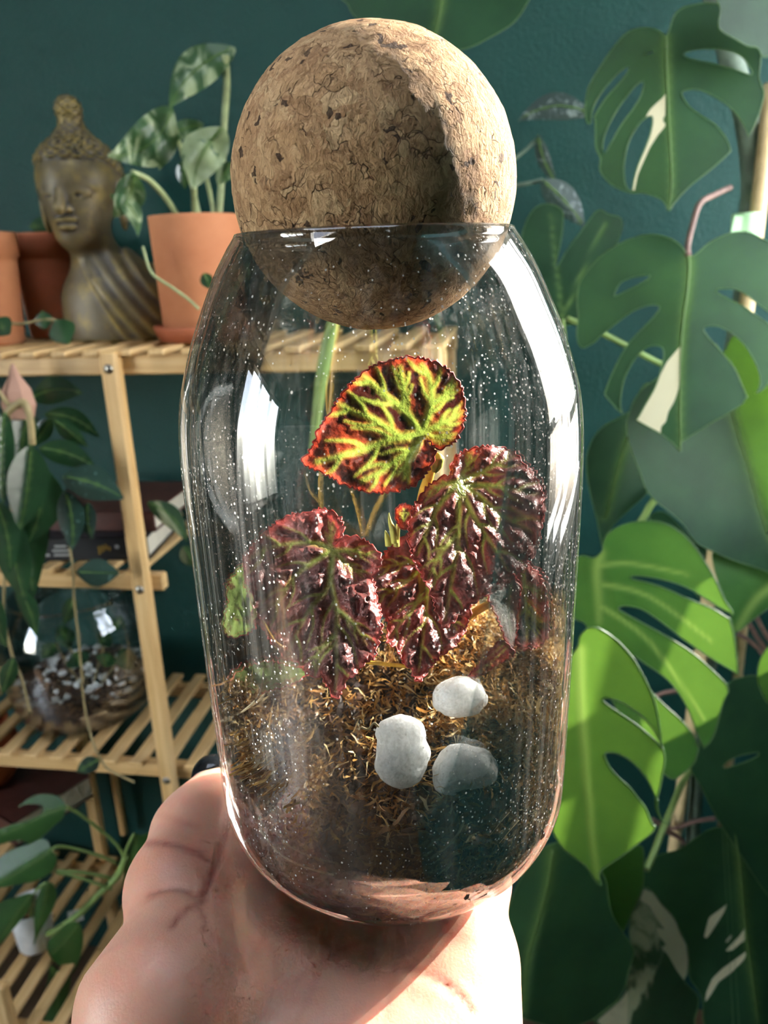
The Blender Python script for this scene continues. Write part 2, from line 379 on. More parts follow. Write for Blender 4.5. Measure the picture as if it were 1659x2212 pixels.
MT = dict(
    wall=m_wall(), white=m_plain('white_paint', '#efece6', .6), floor=m_plain('oak_floor', '#5f4a36', .4, .2, 8), bamboo=m_bamboo('bamboo', (1, 1, .05)), bamboox=m_bamboo('bamboo_rail', (.05, 1, 1)), bambooy=m_bamboo('bamboo_slat', (1, .05, 1)),
    cork=m_cork(), glass=m_glass('dusty_glass', 1.0), glass2=m_glass('clean_glass', .0), skin=m_skin(), soil=m_soil(), bronze=m_bronze(),
    pumice=m_pumice(), terra=m_terra(), shard=m_terra('pale_clay', '#9a7462', '#b08a76'), terra2=m_terra('terracotta_dark', '#9c5738', '#b5694a'),
    steel=m_plain('screw_steel', '#8f8a80', .35, .2, 400, .5, metal=1), black=m_plain('black_card', '#17181b', .5), brown=m_plain('brown_leather', '#4a2a22', .45, .25, 60),
    paper=m_plain('paper_pages', '#cfc4ae', .8), gold=m_plain('gold_foil', '#b08d3e', .35, .3, 300, metal=.6), print=m_plain('pale_print', '#9a9a98', .6),
    ceramic=m_plain('white_ceramic', '#d8d9d6', .3), nail=m_plain('black_nail_polish', '#16181a', .12),
    mon_dark=m_leaf('monstera_leaf', '#1a3524', '#27492f', '#5f8a2c', .5, tf=.3, spec=.25),
    mon_mid=m_leaf('monstera_leaf_lit', '#2c5424', '#3d6a2a', '#6a8f30', .45, tf=.34, spec=.18, vein='#93ad55'),  # lighter copy, mostly for the sunlit leaves: sunlight put into the green
    cream=m_leaf('cream_variegation', '#cfc6a2', '#ded7b4', '#e2dcae', .4, tf=.4, vein='#cfc9a0'),
    mon_var=m_leaf('variegated_leaf', '#26402b', '#345238', '#6f8f4a', .4, tf=.35, varieg='#b9bd93', vsc=9, vth=(.6, .66), streak=(1, 1, .35)),
    midrib=m_leaf('leaf_midrib', '#55753f', '#688a4c', '#7f9a45', .45, tf=.45, vein='#688a4c'), margin=m_leaf('leaf_margin', '#42603a', '#527345', '#8aa350', .4, tf=.4, vein='#527345'),
    petiole=m_plain('green_petiole', '#7d9450', .45, .2), twig=m_plain('brown_aerial_root', '#6b5248', .6, .3, 120, bump=.3),
    cane=m_plain('bamboo_cane', '#c9b184', .4, .15, 60), trunk=m_plain('grey_green_stem', '#5a6a5a', .6, .35, 40, bump=.4, bd=.002),
    tape=m_plain('pale_green_tape', '#a9d3a2', .5), hoya=m_leaf('hoya_leaf', '#1b3420', '#28492a', '#4b7a33', .22, tf=.15, spec=.7),
    hoya_spot=m_leaf('spotted_leaf', '#1c3029', '#29443a', '#3d5f45', .3, tf=.15, varieg='#6f8f88', vsc=80, vth=(.62, .68), spec=.6),
    sat=m_leaf('satin_leaf', '#22322d', '#2f423b', '#46604e', .5, tf=.2, varieg='#7d8a84', vsc=70, vth=(.56, .64)),
    marble=m_leaf('marbled_leaf', '#2c4a2c', '#3f6139', '#7fa05a', .4, tf=.3, varieg='#aab98f', vsc=40, vth=(.5, .62), streak=(1, 1, .4)),
    palemarble=m_leaf('pale_marbled_leaf', '#7f9068', '#a8b48a', '#b9c79a', .4, tf=.3, varieg='#3f5f39', vsc=46, vth=(.6, .68)),
    phil=m_leaf('philodendron_leaf', '#23461f', '#36602c', '#6d9c3c', .34, tf=.25), vine=m_plain('pale_vine_stem', '#8f9a6e', .5, .2, 80),
    tanvine=m_plain('tan_vine_stem', '#8d7d55', .5, .2, 80),
    beg=m_begonia('begonia_leaf_backlit'), beg2=m_begonia('begonia_leaf_maroon', 1.0), beg3=m_begonia('begonia_leaf_silver', 1.0, .75),
    beggreen=m_leaf('begonia_young_leaf', '#4a5f35', '#7d8f52', '#9bb060', .3, tf=.35, varieg='#6b2f2c', vsc=150, vth=(.58, .66)),
    begstem=m_plain('begonia_stem', '#d9a840', .35, .25, 300), begbud=m_plain('begonia_bud', '#cfc760', .4, .2, 300),
    moss=m_rand('sphagnum', [(0, '#6b4524'), (.35, '#b07c40'), (.7, '#d9b06a'), (1, '#efdcab')], .45, .5, .5),
    bark=m_rand('bark_chips', [(0, '#2a1a14'), (.5, '#5e3d28'), (1, '#a4753f')], .5, .1, .5),
    begmar=m_plain('begonia_leaf_margin', '#b8413a', .4, .2, 400), root=m_plain('fine_root', '#c9b48c', .5, .2), char=m_plain('charcoal', '#141415', .35, .4, 300, .6, .6, .001),
    perl=m_rand('perlite', [(0, '#b5b3ae'), (1, '#e2e1dc')], .8), innertag=m_plain('grey_ink', '#6f7a80', .6), orange=m_terra('orange_terracotta', '#a2522f', '#b5633b'),
)

# ------------------------------------------------------------------ room
YAW = math.radians(-9.0); CA, SA = math.cos(YAW), math.sin(YAW)
S0 = np.array([-0.331, 0.98, 0.0])                                     # front post of the plant stand, on the floor
def LW(x, y, z=0.0): return np.array([S0[0]+CA*x-SA*y, S0[1]+SA*x+CA*y, z])   # room frame -> world
def LWv(P): P = np.asarray(P, float); return np.stack([S0[0]+CA*P[:, 0]-SA*P[:, 1], S0[1]+SA*P[:, 0]+CA*P[:, 1], P[:, 2]], -1)
WALL_Y = .29; XR = 1.02; XL = -2.2; YN = -3.0; HC = 2.7
def room(name, boxes, mat):
    b = MB()
    for c, d in boxes: b.box(c, d)
    V = LWv(np.concatenate(b.V)); o = mesh_obj(name, V, b.F, mat, smooth=False); return struct(o)
def bx(x0, x1, y0, y1, z0, z1): return (((x0+x1)/2, (y0+y1)/2, (z0+z1)/2), (x1-x0, y1-y0, z1-z0))
room('floor', [bx(XL, XR+.1, YN, WALL_Y+.1, -.1, 0)], MT['floor'])
KX0, KX1, KY0, KY1 = -.35, .75, -1.15, -.40  # skylight opening, added overhead for fill light
room('ceiling', [bx(XL, XR+.1, YN, KY0, HC, HC+.06), bx(XL, XR+.1, KY1, WALL_Y+.1, HC, HC+.06), bx(XL, KX0, KY0, KY1, HC, HC+.06), bx(KX1, XR+.1, KY0, KY1, HC, HC+.06)], MT['white'])
room('fill_window', [bx(KX0, KX1, KY0, KY0+.05, HC, HC+.08), bx(KX0, KX1, KY1-.05, KY1, HC, HC+.08), bx(KX0, KX0+.05, KY0, KY1, HC, HC+.08), bx(KX1-.05, KX1, KY0, KY1, HC, HC+.08), bx(.17, .23, KY0, KY1, HC, HC+.08)], MT['white'])
room('wall_back', [bx(XL, XR+.06, WALL_Y, WALL_Y+.1, 0, HC)], MT['wall'])
LY0, LY1, LZ0, LZ1 = -2.95, -1.50, .55, 2.45
room('wall_left', [bx(XL-.06, XL, YN, WALL_Y+.1, 0, LZ0), bx(XL-.06, XL, YN, WALL_Y+.1, LZ1, HC), bx(XL-.06, XL, YN, LY0, LZ0, LZ1), bx(XL-.06, XL, LY1, WALL_Y+.1, LZ0, LZ1)], MT['wall'])
room('window_2', [bx(XL-.05, XL+.01, LY0, LY1, LZ0, LZ0+.05), bx(XL-.05, XL+.01, LY0, LY1, LZ1-.05, LZ1), bx(XL-.05, XL+.01, LY0, LY0+.05, LZ0, LZ1), bx(XL-.05, XL+.01, LY1-.05, LY1, LZ0, LZ1), bx(XL-.05, XL+.01, -1.99, -1.91, LZ0, LZ1), bx(XL-.05, XL+.01, -2.49, -2.41, LZ0, LZ1)], MT['white'])
room('wall_front', [bx(XL, XR+.1, YN-.06, YN, 0, HC)], MT['wall'])
LY0, LY1, LZ0, LZ1 = -2.95, -1.50, .55, 2.45
room('wall_left', [bx(XL-.06, XL, YN, WALL_Y+.1, 0, LZ0), bx(XL-.06, XL, YN, WALL_Y+.1, LZ1, HC), bx(XL-.06, XL, YN, LY0, LZ0, LZ1), bx(XL-.06, XL, LY1, WALL_Y+.1, LZ0, LZ1)], MT['wall'])
room('window_2', [bx(XL-.05, XL+.01, LY0, LY1, LZ0, LZ0+.05), bx(XL-.05, XL+.01, LY0, LY1, LZ1-.05, LZ1), bx(XL-.05, XL+.01, LY0, LY0+.05, LZ0, LZ1), bx(XL-.05, XL+.01, LY1-.05, LY1, LZ0, LZ1), bx(XL-.05, XL+.01, -1.99, -1.91, LZ0, LZ1), bx(XL-.05, XL+.01, -2.49, -2.41, LZ0, LZ1)], MT['white'])
FX0, FX1, FZ0, FZ1 = -1.9, .7, 1.85, 2.6  # unseen window behind the camera, added for front fill
room('wall_front', [bx(XL, XR+.1, YN-.06, YN, 0, FZ0), bx(XL, XR+.1, YN-.06, YN, FZ1, HC), bx(XL, FX0, YN-.06, YN, FZ0, FZ1), bx(FX1, XR+.1, YN-.06, YN, FZ0, FZ1)], MT['white'])
room('fill_window', [bx(FX0, FX1, YN-.05, YN+.01, FZ0, FZ0+.05), bx(FX0, FX1, YN-.05, YN+.01, FZ1-.05, FZ1), bx(FX0, FX0+.05, YN-.05, YN+.01, FZ0, FZ1), bx(FX1-.05, FX1, YN-.05, YN+.01, FZ0, FZ1), bx(-.64, -.56, YN-.05, YN+.01, FZ0, FZ1)], MT['white'])
WY0, WY1, WZ0, WZ1 = -.43, .20, 1.05, 1.90
room('wall_right', [bx(XR, XR+.06, YN, WALL_Y, 0, WZ0), bx(XR, XR+.06, YN, WALL_Y, WZ1, HC), bx(XR, XR+.06, YN, WY0, WZ0, WZ1), bx(XR, XR+.06, WY1, WALL_Y, WZ0, WZ1)], MT['wall'])
wf = [bx(XR-.01, XR+.05, WY0, WY1, WZ0, WZ0+.05), bx(XR-.01, XR+.05, WY0, WY1, WZ1-.05, WZ1), bx(XR-.01, XR+.05, WY0, WY0+.05, WZ0, WZ1)]
for y in (.02,): wf.append(bx(XR+.02, XR+.04, y-.012, y+.012, WZ0, WZ1))
wf.append(bx(XR-.01, XR+.05, WY0, WY1, 1.28, 1.31))
room('window_1', wf, MT['white'])

# ------------------------------------------------------------------ bamboo plant stand
ZS = [1.40-.0915, 1.40-.387, 1.40-.692, .50, .285]
stand = thing('plant_stand', 'tiered bamboo plant stand with slatted shelves and round screws against the teal wall', 'plant stand', S0, YAW)
def part_box(name, c, d, mat, parent, bev=.0015, rot=None):
    b = MB(); b.box((0, 0, 0), d, bev, rot); o = b.build(name, mat, parent, local=True); o.location = c; return o
PW, RH = .024, .024
def post(x, y, z0, z1, w=PW): return part_box('post', (x, y, (z0+z1)/2), (w, .018, z1-z0), MT['bamboo'], stand, .004)
SD = .25
def lx(px, yl, z):
    """distance along the stand that lies in picture column px"""
    a, b_ = -1.2, 1.2
    for _ in range(40):
        m = (a+b_)/2
        if PX(LW(m, yl, z)[None])[0][0] < px: a = m
        else: b_ = m
    return (a+b_)/2
post(0, -.009, 0, ZS[0]+.004); post(lx(200, SD, .42), SD, 0, ZS[2]-.01)
post(.40, -.009, 0, ZS[0]+.004); post(.40, SD, 0, ZS[0]-.01); post(-.62, -.009, 0, ZS[0]); post(-.62, SD, 0, ZS[0]-.01)
slat_me = {}
def shelf(z, x0, x1, off=0.0, yf=0.0):
    part_box('front_rail', ((x0+x1)/2, yf+.009, z-RH/2-.004), (x1-x0, .016, RH), MT['bamboox'], stand, .002)
    part_box('back_rail', ((x0+x1)/2, SD-.02, z-RH/2-.004), (x1-x0, .016, RH), MT['bamboox'], stand, .002)
    x = x0+.012+off
    while x < x1-.005:
        c = (x, (SD+yf)/2-.004, z)
        if yf not in slat_me:
            s = part_box('slat', c, (.021, SD-yf+.012, .008), MT['bambooy'], stand, .0015); slat_me[yf] = s.data
        else:
            s = bpy.data.objects.new('slat', slat_me[yf]); COL.objects.link(s); s.parent = stand; s.location = c
        x += .043
shelf(ZS[0], -.64, .415); shelf(ZS[1], -.64, .026, .012); shelf(ZS[2], -.64, .415, .02); shelf(ZS[3], -.64, lx(186, SD, .5), .0); shelf(ZS[4], -.64, .10, .005, -.11)
post(lx(40, -.12, .22), -.121, 0, ZS[4]+.10)
b = MB(); b.lathe([(0, -.0022), (.004, -.0018), (.0062, 0), (.0055, .002), (.0052, .002), (.003, .0005), (0, .0005)], 20)
V = np.concatenate(b.V); V = V[:, [0, 2, 1]]
for k, z in enumerate(ZS[:3]):
    for x in (0, .40):
        o = mesh_obj('screw', V*[1, 1, 1], b.F, MT['steel'], stand, True, True); o.location = (x, -.0185, z-RH/2-.006)
part_box('strut', (lx(255, SD+.01, .42), SD+.01, .42), (.012, .012, .17), MT['bamboo'], stand)

# ------------------------------------------------------------------ leaves traced in the place
def sheet(Y0, a, b, gx=0.0, gz=0.0, fl=0.0, fr=0.0, cl=0.0, bend=0.0, wav=0.0, ws=60.0):
    """depth of a leaf: tilt gx,gz, halves folded fl,fr about the rib a->b, cross curl cl, lengthwise bend"""
    a = np.array(a, float); b_ = np.array(b, float); ab = b_-a; L = np.linalg.norm(ab); u = ab/L; n = np.array([-u[1], u[0]])
    if n[0] < 0: n = -n
    s = Y0*1.08/FPX; ph = rng.uniform(0, 6, 2)
    def fn(p):
        q = p-a; t = (q@u)/L; d = (q@n)*s
        Y = Y0+gx*(p[:, 0]-a[0])*s-gz*(p[:, 1]-a[1])*s+np.where(d > 0, fr*d, -fl*d)+cl*d*d+bend*t*t*L*s
        if wav: Y = Y+wav*(np.sin(p[:, 0]/ws*2.1+ph[0])*np.sin(p[:, 1]/ws*1.7+ph[1]))
        return Y
    fn.Y0 = Y0
    return fn
def px_leaf(name, outline, Yfn, mat, parent, holes=(), patches=(), pmat=None, veins=(), vw=5.0, step=12, teeth=None, relief=0.0, margin=.0006, mar_mat=None, rib=None, rib_r=.0018, rib_mat=None, curve=True, label=None, rel_w=12.0, vfade=.3):
    O = spline(outline, 5, True) if curve else np.asarray(outline, float)
    O = resample(O, step*.55)
    if teeth:
        amp, per = teeth; n = len(O); t = np.roll(O, -1, 0)-np.roll(O, 1, 0); nn = np.stack([t[:, 1], -t[:, 0]], -1); nn /= np.linalg.norm(nn, axis=1)[:, None]+1e-9
        c = O.mean(0)
        if ((O+nn*2-c)**2).sum() < ((O-c)**2).sum(): nn = -nn
        ph = np.arange(n)*step*.55/per; ph = ph+.35*np.sin(ph*1.7)
        k = (ph-np.floor(ph)); w = np.where(k < .7, k/.7, (1-k)/.3)
        O = O+nn*(w*amp*(.6+.8*hash3(np.stack([np.floor(ph), 0*ph, 0*ph], -1))))[:, None]
    polys = [O]+[resample(spline(h, 5, True), step*.6) for h in holes]+[resample(np.asarray(q, float), step*.6) for q in patches]
    pts = []; ed = []
    for q in polys:
        i0 = len(pts); pts += q.tolist(); ed += [(i0+i, i0+(i+1) % len(q)) for i in range(len(q))]
    lo, hi = O.min(0), O.max(0); g = []
    r = 0; y = lo[1]
    while y < hi[1]:
        x = np.arange(lo[0]+(step/2 if r % 2 else 0), hi[0], step); g.append(np.stack([x, np.full_like(x, y)], -1)); y += step*.866; r += 1
    g = np.concatenate(g); g = g[inpoly(g, O)]
    dd = np.min([segdist(g, np.vstack([q, q[:1]])) for q in polys], 0); g = g[dd > step*.45]
    pts += g.tolist()
    vs, es, fs, *_ = delaunay_2d_cdt([Vector(p) for p in pts], ed, [], 0, 1e-3)
    P = np.array([tuple(v) for v in vs]); T = np.array([tuple(f) for f in fs])
    c = P[T].mean(1); keep = inpoly(c, O)
    for h in polys[1:1+len(holes)]: keep &= ~inpoly(c, h)
    T = T[keep]; c = c[keep]
    used = np.unique(T); rm = -np.ones(len(P), int); rm[used] = np.arange(len(used)); P = P[used]; T = rm[T]
    mi = np.zeros(len(T), int)
    for q in polys[1+len(holes):]: mi[inpoly(c, q)] = 1
    vein = np.zeros(len(P)); dmin = np.full(len(P), 1e9)
    for ent in veins:
        pl, w = ent; S_ = spline(pl, 4); d = segdist(P, S_); far = np.clip(np.linalg.norm(P-S_[0], axis=1)/(np.linalg.norm(S_[-1]-S_[0])+1e-6), 0, 1)
        vein = np.maximum(vein, (1-vfade*far)*np.exp(-(d/(vw*w*(1-.35*far)))**2)); dmin = np.minimum(dmin, d)
    Y = Yfn(P)
    if relief:
        ne = np.clip(segdist(P, np.vstack([O, O[:1]]))/10, 0, 1)
        nz = .65+.5*vnoise(np.stack([P[:, 0]/14, P[:, 1]/14, 0*P[:, 0]+3], -1))+.35*vnoise(np.stack([P[:, 0]/6, P[:, 1]/6, 0*P[:, 0]+9], -1))
        Y = Y-relief*(1-np.exp(-(dmin/rel_w)**2))*nz*(.35+.65*ne)
    V = W(P[:, 0], P[:, 1], Y)
    a, b_, c_ = V[T[:, 0]], V[T[:, 1]], V[T[:, 2]]
    if (np.einsum('ij,ij->i', np.cross(b_-a, c_-a), a-CAM)).sum() > 0: T = T[:, ::-1]
    o = mesh_obj(name, V, T, mat, parent, mats=[mat, pmat] if pmat else [mat], midx=mi)
    attr(o, 'vein', vein)
    edist = segdist(P, np.vstack([O, O[:1]])); attr(o, 'edge', np.exp(-(edist/9.0)**2))
    if label: o['label'] = label
    if margin:
        e = np.sort(np.concatenate([T[:, [0, 1]], T[:, [1, 2]], T[:, [2, 0]]]), 1); ue, cnt = np.unique(e, axis=0, return_counts=True); be = ue[cnt == 1]
        nb = {}
        for i, j in be: nb.setdefault(i, []).append(j); nb.setdefault(j, []).append(i)
        seen = set(); mb = MB()
        for st in list(nb):
            if st in seen: continue
            loop = [st]; seen.add(st); cur = st
            while True:
                nx = [q for q in nb[cur] if q not in seen]
                if not nx: break
                cur = nx[0]; seen.add(cur); loop.append(cur)
            if len(loop) > 4:
                L = V[loop+loop[:1]]; mb.tube(L, margin, 4, False)
        if mb.n: mb.build('leaf_margin', mar_mat or MT['margin'], o, smooth=True)
    if rib is not None:
        R = spline(np.array(rib, float), 8); yr = Yfn(R)-rib_r*.3; mb = MB()
        mb.tube(W(R[:, 0], R[:, 1], yr), np.linspace(rib_r, rib_r*.35, len(R)), 6); mb.build('midrib', rib_mat or MT['midrib'], o, smooth=True)
    return o
def ell(base, tip, width, bow=0.0, a=.85, n=16, sharp=1.0):
    """outline of a simple leaf from base to tip"""
    base = np.array(base, float); tip = np.array(tip, float); u = tip-base; nrm = np.array([-u[1], u[0]])/np.linalg.norm(u)
    t = np.linspace(0, 1, n); w = width/2*np.sin(np.pi*t**a)**.8*(1-.25*sharp*t**3); cx = base+u*t[:, None]+nrm*(bow*4*t*(1-t))[:, None]
    return np.vstack([cx+nrm*w[:, None], (cx-nrm*w[:, None])[-2:0:-1]]), cx
def simple_leaf(base, tip, width, Y, mat, parent, name='leaf', bow=0.0, dY=0.0, fold=.25, a=.85, step=9, gx=0.0, veins=True, rib_mat=None, cl=0.0, margin=0, label=None, rib=True, wav=0.0):
    O, cx = ell(base, tip, width, bow, a)
    L = np.linalg.norm(np.array(tip)-base); s = Y*1.08/FPX
    fn = sheet(Y, base, tip, gx=gx, fl=fold, fr=fold, bend=dY/(L*s+1e-9), cl=cl, wav=wav, ws=30)
    vv = [(cx, .8)] if veins else []
    return px_leaf(name, O, fn, mat, parent, veins=vv, vw=3.0, step=step, margin=margin, rib=cx[1:-1] if rib else None, rib_r=.0011*Y, rib_mat=rib_mat, label=label)
def px_tube(name, pts, Y, r, mat, parent, n=8, sm=8):
    """pts in pixels with one depth or one per point, r in metres"""
    pts = np.array(pts, float); Y = np.broadcast_to(np.asarray(Y, float), (len(pts),))
    P = spline(W(pts[:, 0], pts[:, 1], Y), sm); rr = np.interp(np.linspace(0, 1, len(P)), np.linspace(0, 1, len(np.atleast_1d(r))), np.atleast_1d(r)) if np.ndim(r) else r
    b = MB(); b.tube(P, rr, n); return b.build(name, mat, parent, smooth=True)
def cr(x0, y0, s): return lambda pts: [(x0+x/s, y0+y/s) for x, y in pts]
C5 = cr(1100, 0, 2.968); C6 = cr(1100, 580, 2.968); C7 = cr(1100, 1100, 2.968); C8 = cr(1050, 1600, 2.724)

# ------------------------------------------------------------------ monstera and its neighbours on the right
mon = thing('monstera_plant', 'tall climbing monstera with split leaves on bamboo canes beside the wall', 'plant', (0.47, 0.98, 0.0))
def mleaf(outline, fn, mat, holes=(), patches=(), rib=None, laterals=(), parent=None, lab=None, rr=.0022, step=13, curve=True, margin=.0007, mar=None):
    vs = ([(np.array(rib, float), 1.0)] if rib is not None else [])+[(np.array(q, float), .45) for q in laterals]
    return px_leaf('leaf', outline, fn, mat, parent or mon, holes=holes, patches=patches, pmat=MT['cream'] if patches else None, veins=vs, vw=11, step=8 if mat is MT['mon_mid'] else step, margin=margin, rib=None if mat is MT['mon_mid'] else rib, rib_r=rr*.7, label=lab, curve=curve, mar_mat=mar)
# uppermost split leaf
A = C5([(1000, 232), (975, 210), (930, 187), (830, 182), (740, 222), (650, 330), (570, 450), (510, 560), (487, 680), (492, 760), (512, 800), (545, 745), (553, 850), (556, 950), (585, 1015), (580, 1090), (620, 1150), (680, 1200), (780, 1236), (840, 1235), (900, 1246), (970, 1275), (1003, 1310), (1022, 1356), (1060, 1300), (1150, 1200), (1300, 1080), (1400, 990), (1440, 950), (1520, 888), (1570, 810), (1610, 700), (1632, 600), (1612, 535), (1600, 480), (1612, 380), (1600, 250), (1540, 140), (1450, 60), (1360, 30), (1270, 20), (1180, 32), (1110, 52), (1060, 95), (1038, 155), (1020, 210)])
AH = [C5([(770, 425), (720, 450), (650, 520), (580, 610), (535, 700), (525, 790), (560, 720), (620, 630), (700, 540), (755, 470)]), C5([(862, 520), (810, 550), (730, 650), (660, 760), (610, 870), (598, 960), (612, 985), (650, 920), (720, 800), (800, 690), (850, 600)]), C5([(915, 745), (850, 775), (795, 850), (760, 930), (742, 1010), (735, 1100), (750, 1195), (785, 1225), (800, 1150), (830, 1050), (880, 930), (912, 830)]),
      C5([(1105, 600), (1140, 577), (1220, 577), (1320, 622), (1420, 692), (1490, 780), (1530, 870), (1500, 940), (1430, 985), (1412, 940), (1385, 880), (1320, 800), (1230, 742), (1150, 680)]), C5([(1115, 352), (1135, 332), (1200, 317), (1300, 312), (1400, 322), (1470, 347), (1520, 392), (1560, 480), (1480, 458), (1380, 428), (1280, 402), (1170, 380)]), C5([(860, 358), (890, 335), (928, 322), (925, 335), (890, 352)])]
Acream = [C5([(1003, 600), (985, 625), (940, 665), (900, 705), (870, 760), (915, 748), (918, 790), (905, 860), (860, 960), (820, 1060), (800, 1150), (790, 1225), (803, 1225), (825, 1120), (850, 1060), (900, 950), (950, 870), (1008, 800), (980, 770), (1000, 740)])]
mleaf(A, sheet(.93, C5([(1000, 230)])[0], C5([(1022, 1356)])[0], gx=.0, gz=.2, fl=.2, fr=-.05, bend=-.05), MT['mon_dark'], AH, Acream, C5([(1003, 235), (1010, 450), (1020, 700), (1035, 950), (1040, 1200), (1022, 1350)]), lab='highest split leaf with a narrow cream blaze')
# leaf cut by the upper right corner
mleaf(C5([(1362, -60), (1355, 60), (1340, 160), (1370, 205), (1450, 252), (1530, 297), (1590, 305), (1625, 365), (1680, 350), (1800, 300), (1900, 100), (1800, -80)]), sheet(.88, C5([(1600, -60)])[0], C5([(1650, 360)])[0], gx=.2), MT['mon_dark'], lab='leaf cut off by the upper right corner')
# second split leaf
Cc = [(1487, 553), (1470, 530), (1445, 515), (1415, 507), (1380, 511), (1340, 526), (1300, 552), (1272, 582), (1252, 612), (1247, 650), (1249, 685), (1246, 720), (1250, 744), (1262, 752), (1276, 744), (1290, 742), (1306, 790), (1306, 848)]+C6([(640, 842), (690, 900), (742, 942), (780, 950), (815, 972), (890, 1015), (970, 1060), (1050, 1120), (1100, 1180), (1097, 1122), (1150, 1082), (1260, 1012), (1400, 930), (1490, 872), (1518, 830), (1535, 815), (1620, 782), (1680, 700), (1760, 520), (1790, 300), (1780, 60), (1720, -120)])+[(1640, 512), (1610, 501), (1570, 506), (1530, 526), (1505, 548)]
CH = [C6([(672, 178), (690, 130), (718, 88), (800, 55), (895, 42), (895, 65), (820, 110), (740, 150)]), C6([(470, 535), (540, 480), (600, 420), (700, 340), (800, 270), (900, 235), (962, 240), (955, 275), (900, 340), (830, 410), (760, 490), (700, 590), (640, 720), (605, 800), (560, 700)]), C6([(735, 945), (712, 870), (728, 740), (768, 640), (820, 560), (890, 502), (955, 495), (988, 520), (985, 600), (940, 750), (880, 860), (815, 972), (780, 965)]),
      C6([(1325, 148), (1345, 132), (1440, 132), (1520, 168), (1600, 232), (1680, 290), (1790, 380), (1790, 430), (1680, 365), (1600, 312), (1500, 242), (1400, 192)]), C6([(1245, 392), (1270, 370), (1340, 370), (1420, 412), (1500, 482), (1560, 572), (1600, 662), (1608, 740), (1580, 800), (1530, 825), (1505, 780), (1450, 650), (1380, 560), (1300, 470)])]
Ccream = [C6([(1105, 490), (1060, 540), (1010, 600), (990, 640), (960, 700), (880, 855), (815, 970), (890, 1014), (970, 1060), (975, 1010), (1005, 985), (1020, 920), (1060, 850), (1090, 760), (1098, 600)])]
mleaf(Cc, sheet(.90, (1487, 553), C6([(1100, 1180)])[0], gx=0, gz=.25, fl=.2, fr=-.05), MT['mon_dark'], CH, Ccream, [(1487, 553)]+C6([(1155, 0), (1140, 170), (1118, 330), (1105, 480), (1098, 700), (1098, 1000), (1100, 1170)]), lab='second split leaf with a broad cream blaze')
# plain leaf beside the jar
mleaf(C6([(890, 735), (830, 800), (790, 900), (700, 960), (620, 1000), (550, 1070), (502, 1180), (497, 1300), (520, 1450), (560, 1600), (600, 1800), (620, 1720), (670, 1640), (770, 1545), (900, 1420), (1000, 1250), (1050, 1000), (1000, 800)]), sheet(1.0, C6([(890, 735)])[0], C6([(600, 1800)])[0], gx=.3, fl=.2, fr=.2), MT['mon_dark'], rib=C6([(890, 760), (740, 1150), (620, 1600)]), lab='plain dark leaf just right of the jar shoulder')
# great drooping leaf with one half in the sun
E_o = C6([(1300, 480), (1370, 540), (1440, 430), (1560, 440), (1700, 520), (1850, 700), (1950, 1000), (1950, 1400), (1850, 1800), (1780, 2010), (1659, 1945), (1450, 1875), (1310, 1815), (1200, 1760), (1120, 1650), (1050, 1580), (950, 1500), (880, 1420), (845, 1320), (795, 1200), (757, 1060), (762, 950), (830, 800), (950, 700), (1100, 600)])
mleaf(E_o, sheet(.93, C6([(1420, 800)])[0], C6([(1780, 2010)])[0], gx=0, gz=.1, fl=-.15, fr=-.7), MT['mon_dark'], rib=C6([(1400, 760), (1450, 1000), (1530, 1260), (1630, 1620), (1760, 1960)]), lab='broad plain leaf, half of it lit bright green')
# mid green leaf under it
mleaf(C7([(1310, 275), (1450, 320), (1659, 380), (1800, 420), (1800, 560), (1659, 640), (1560, 710), (1450, 792), (1425, 690), (1370, 540), (1320, 400)]), sheet(.92, C7([(1750, 450)])[0], C7([(1450, 792)])[0], gx=.2, gz=.3), MT['mon_mid'], rib=C7([(1780, 440), (1600, 560), (1460, 770)]), lab='mid green leaf tip under the broad leaf')
mleaf(C7([(1180, 200), (1300, 290), (1330, 420), (1380, 560), (1420, 660), (1250, 600), (1100, 400), (1000, 200), (900, 60), (1000, 20)]), sheet(1.02, C7([(950, 40)])[0], C7([(1400, 640)])[0]), MT['mon_dark'], lab='dark leaf in the shade behind')
# sunlit fan of fingers
F_o = C7([(590, 275), (602, 235), (615, 180), (680, 122), (780, 86), (900, 76), (1000, 92), (1100, 150), (1180, 230), (1250, 330), (1320, 450), (1380, 580), (1437, 668), (1410, 690), (1440, 800), (1456, 920), (1467, 1066), (1440, 1090), (1412, 1162), (1380, 1222), (1350, 1322), (1320, 1432), (1288, 1492), (1243, 1536), (1215, 1540), (1190, 1622), (1140, 1672), (1090, 1712), (1035, 1727), (900, 1600), (760, 1400), (600, 1100), (500, 760), (420, 700), (350, 560), (360, 400), (450, 300), (540, 312)])
FH = [C7([(1450, 690), (1320, 612), (1200, 536), (1100, 486), (960, 446), (830, 428), (782, 430), (788, 446), (900, 474), (1020, 516), (1150, 576), (1300, 636), (1410, 700)]), C7([(700, 640), (730, 622), (780, 624), (850, 642), (950, 706), (1060, 790), (1140, 850), (1300, 960), (1480, 1078), (1412, 1168), (1390, 1120), (1300, 1030), (1200, 940), (1100, 870), (1000, 810), (900, 755), (800, 700)]), C7([(1262, 1560), (1245, 1530), (1200, 1420), (1150, 1290), (1080, 1170), (1000, 1080), (900, 1010), (820, 955), (790, 940), (820, 1040), (920, 1178), (1000, 1260), (1100, 1350), (1180, 1450), (1215, 1540)])]
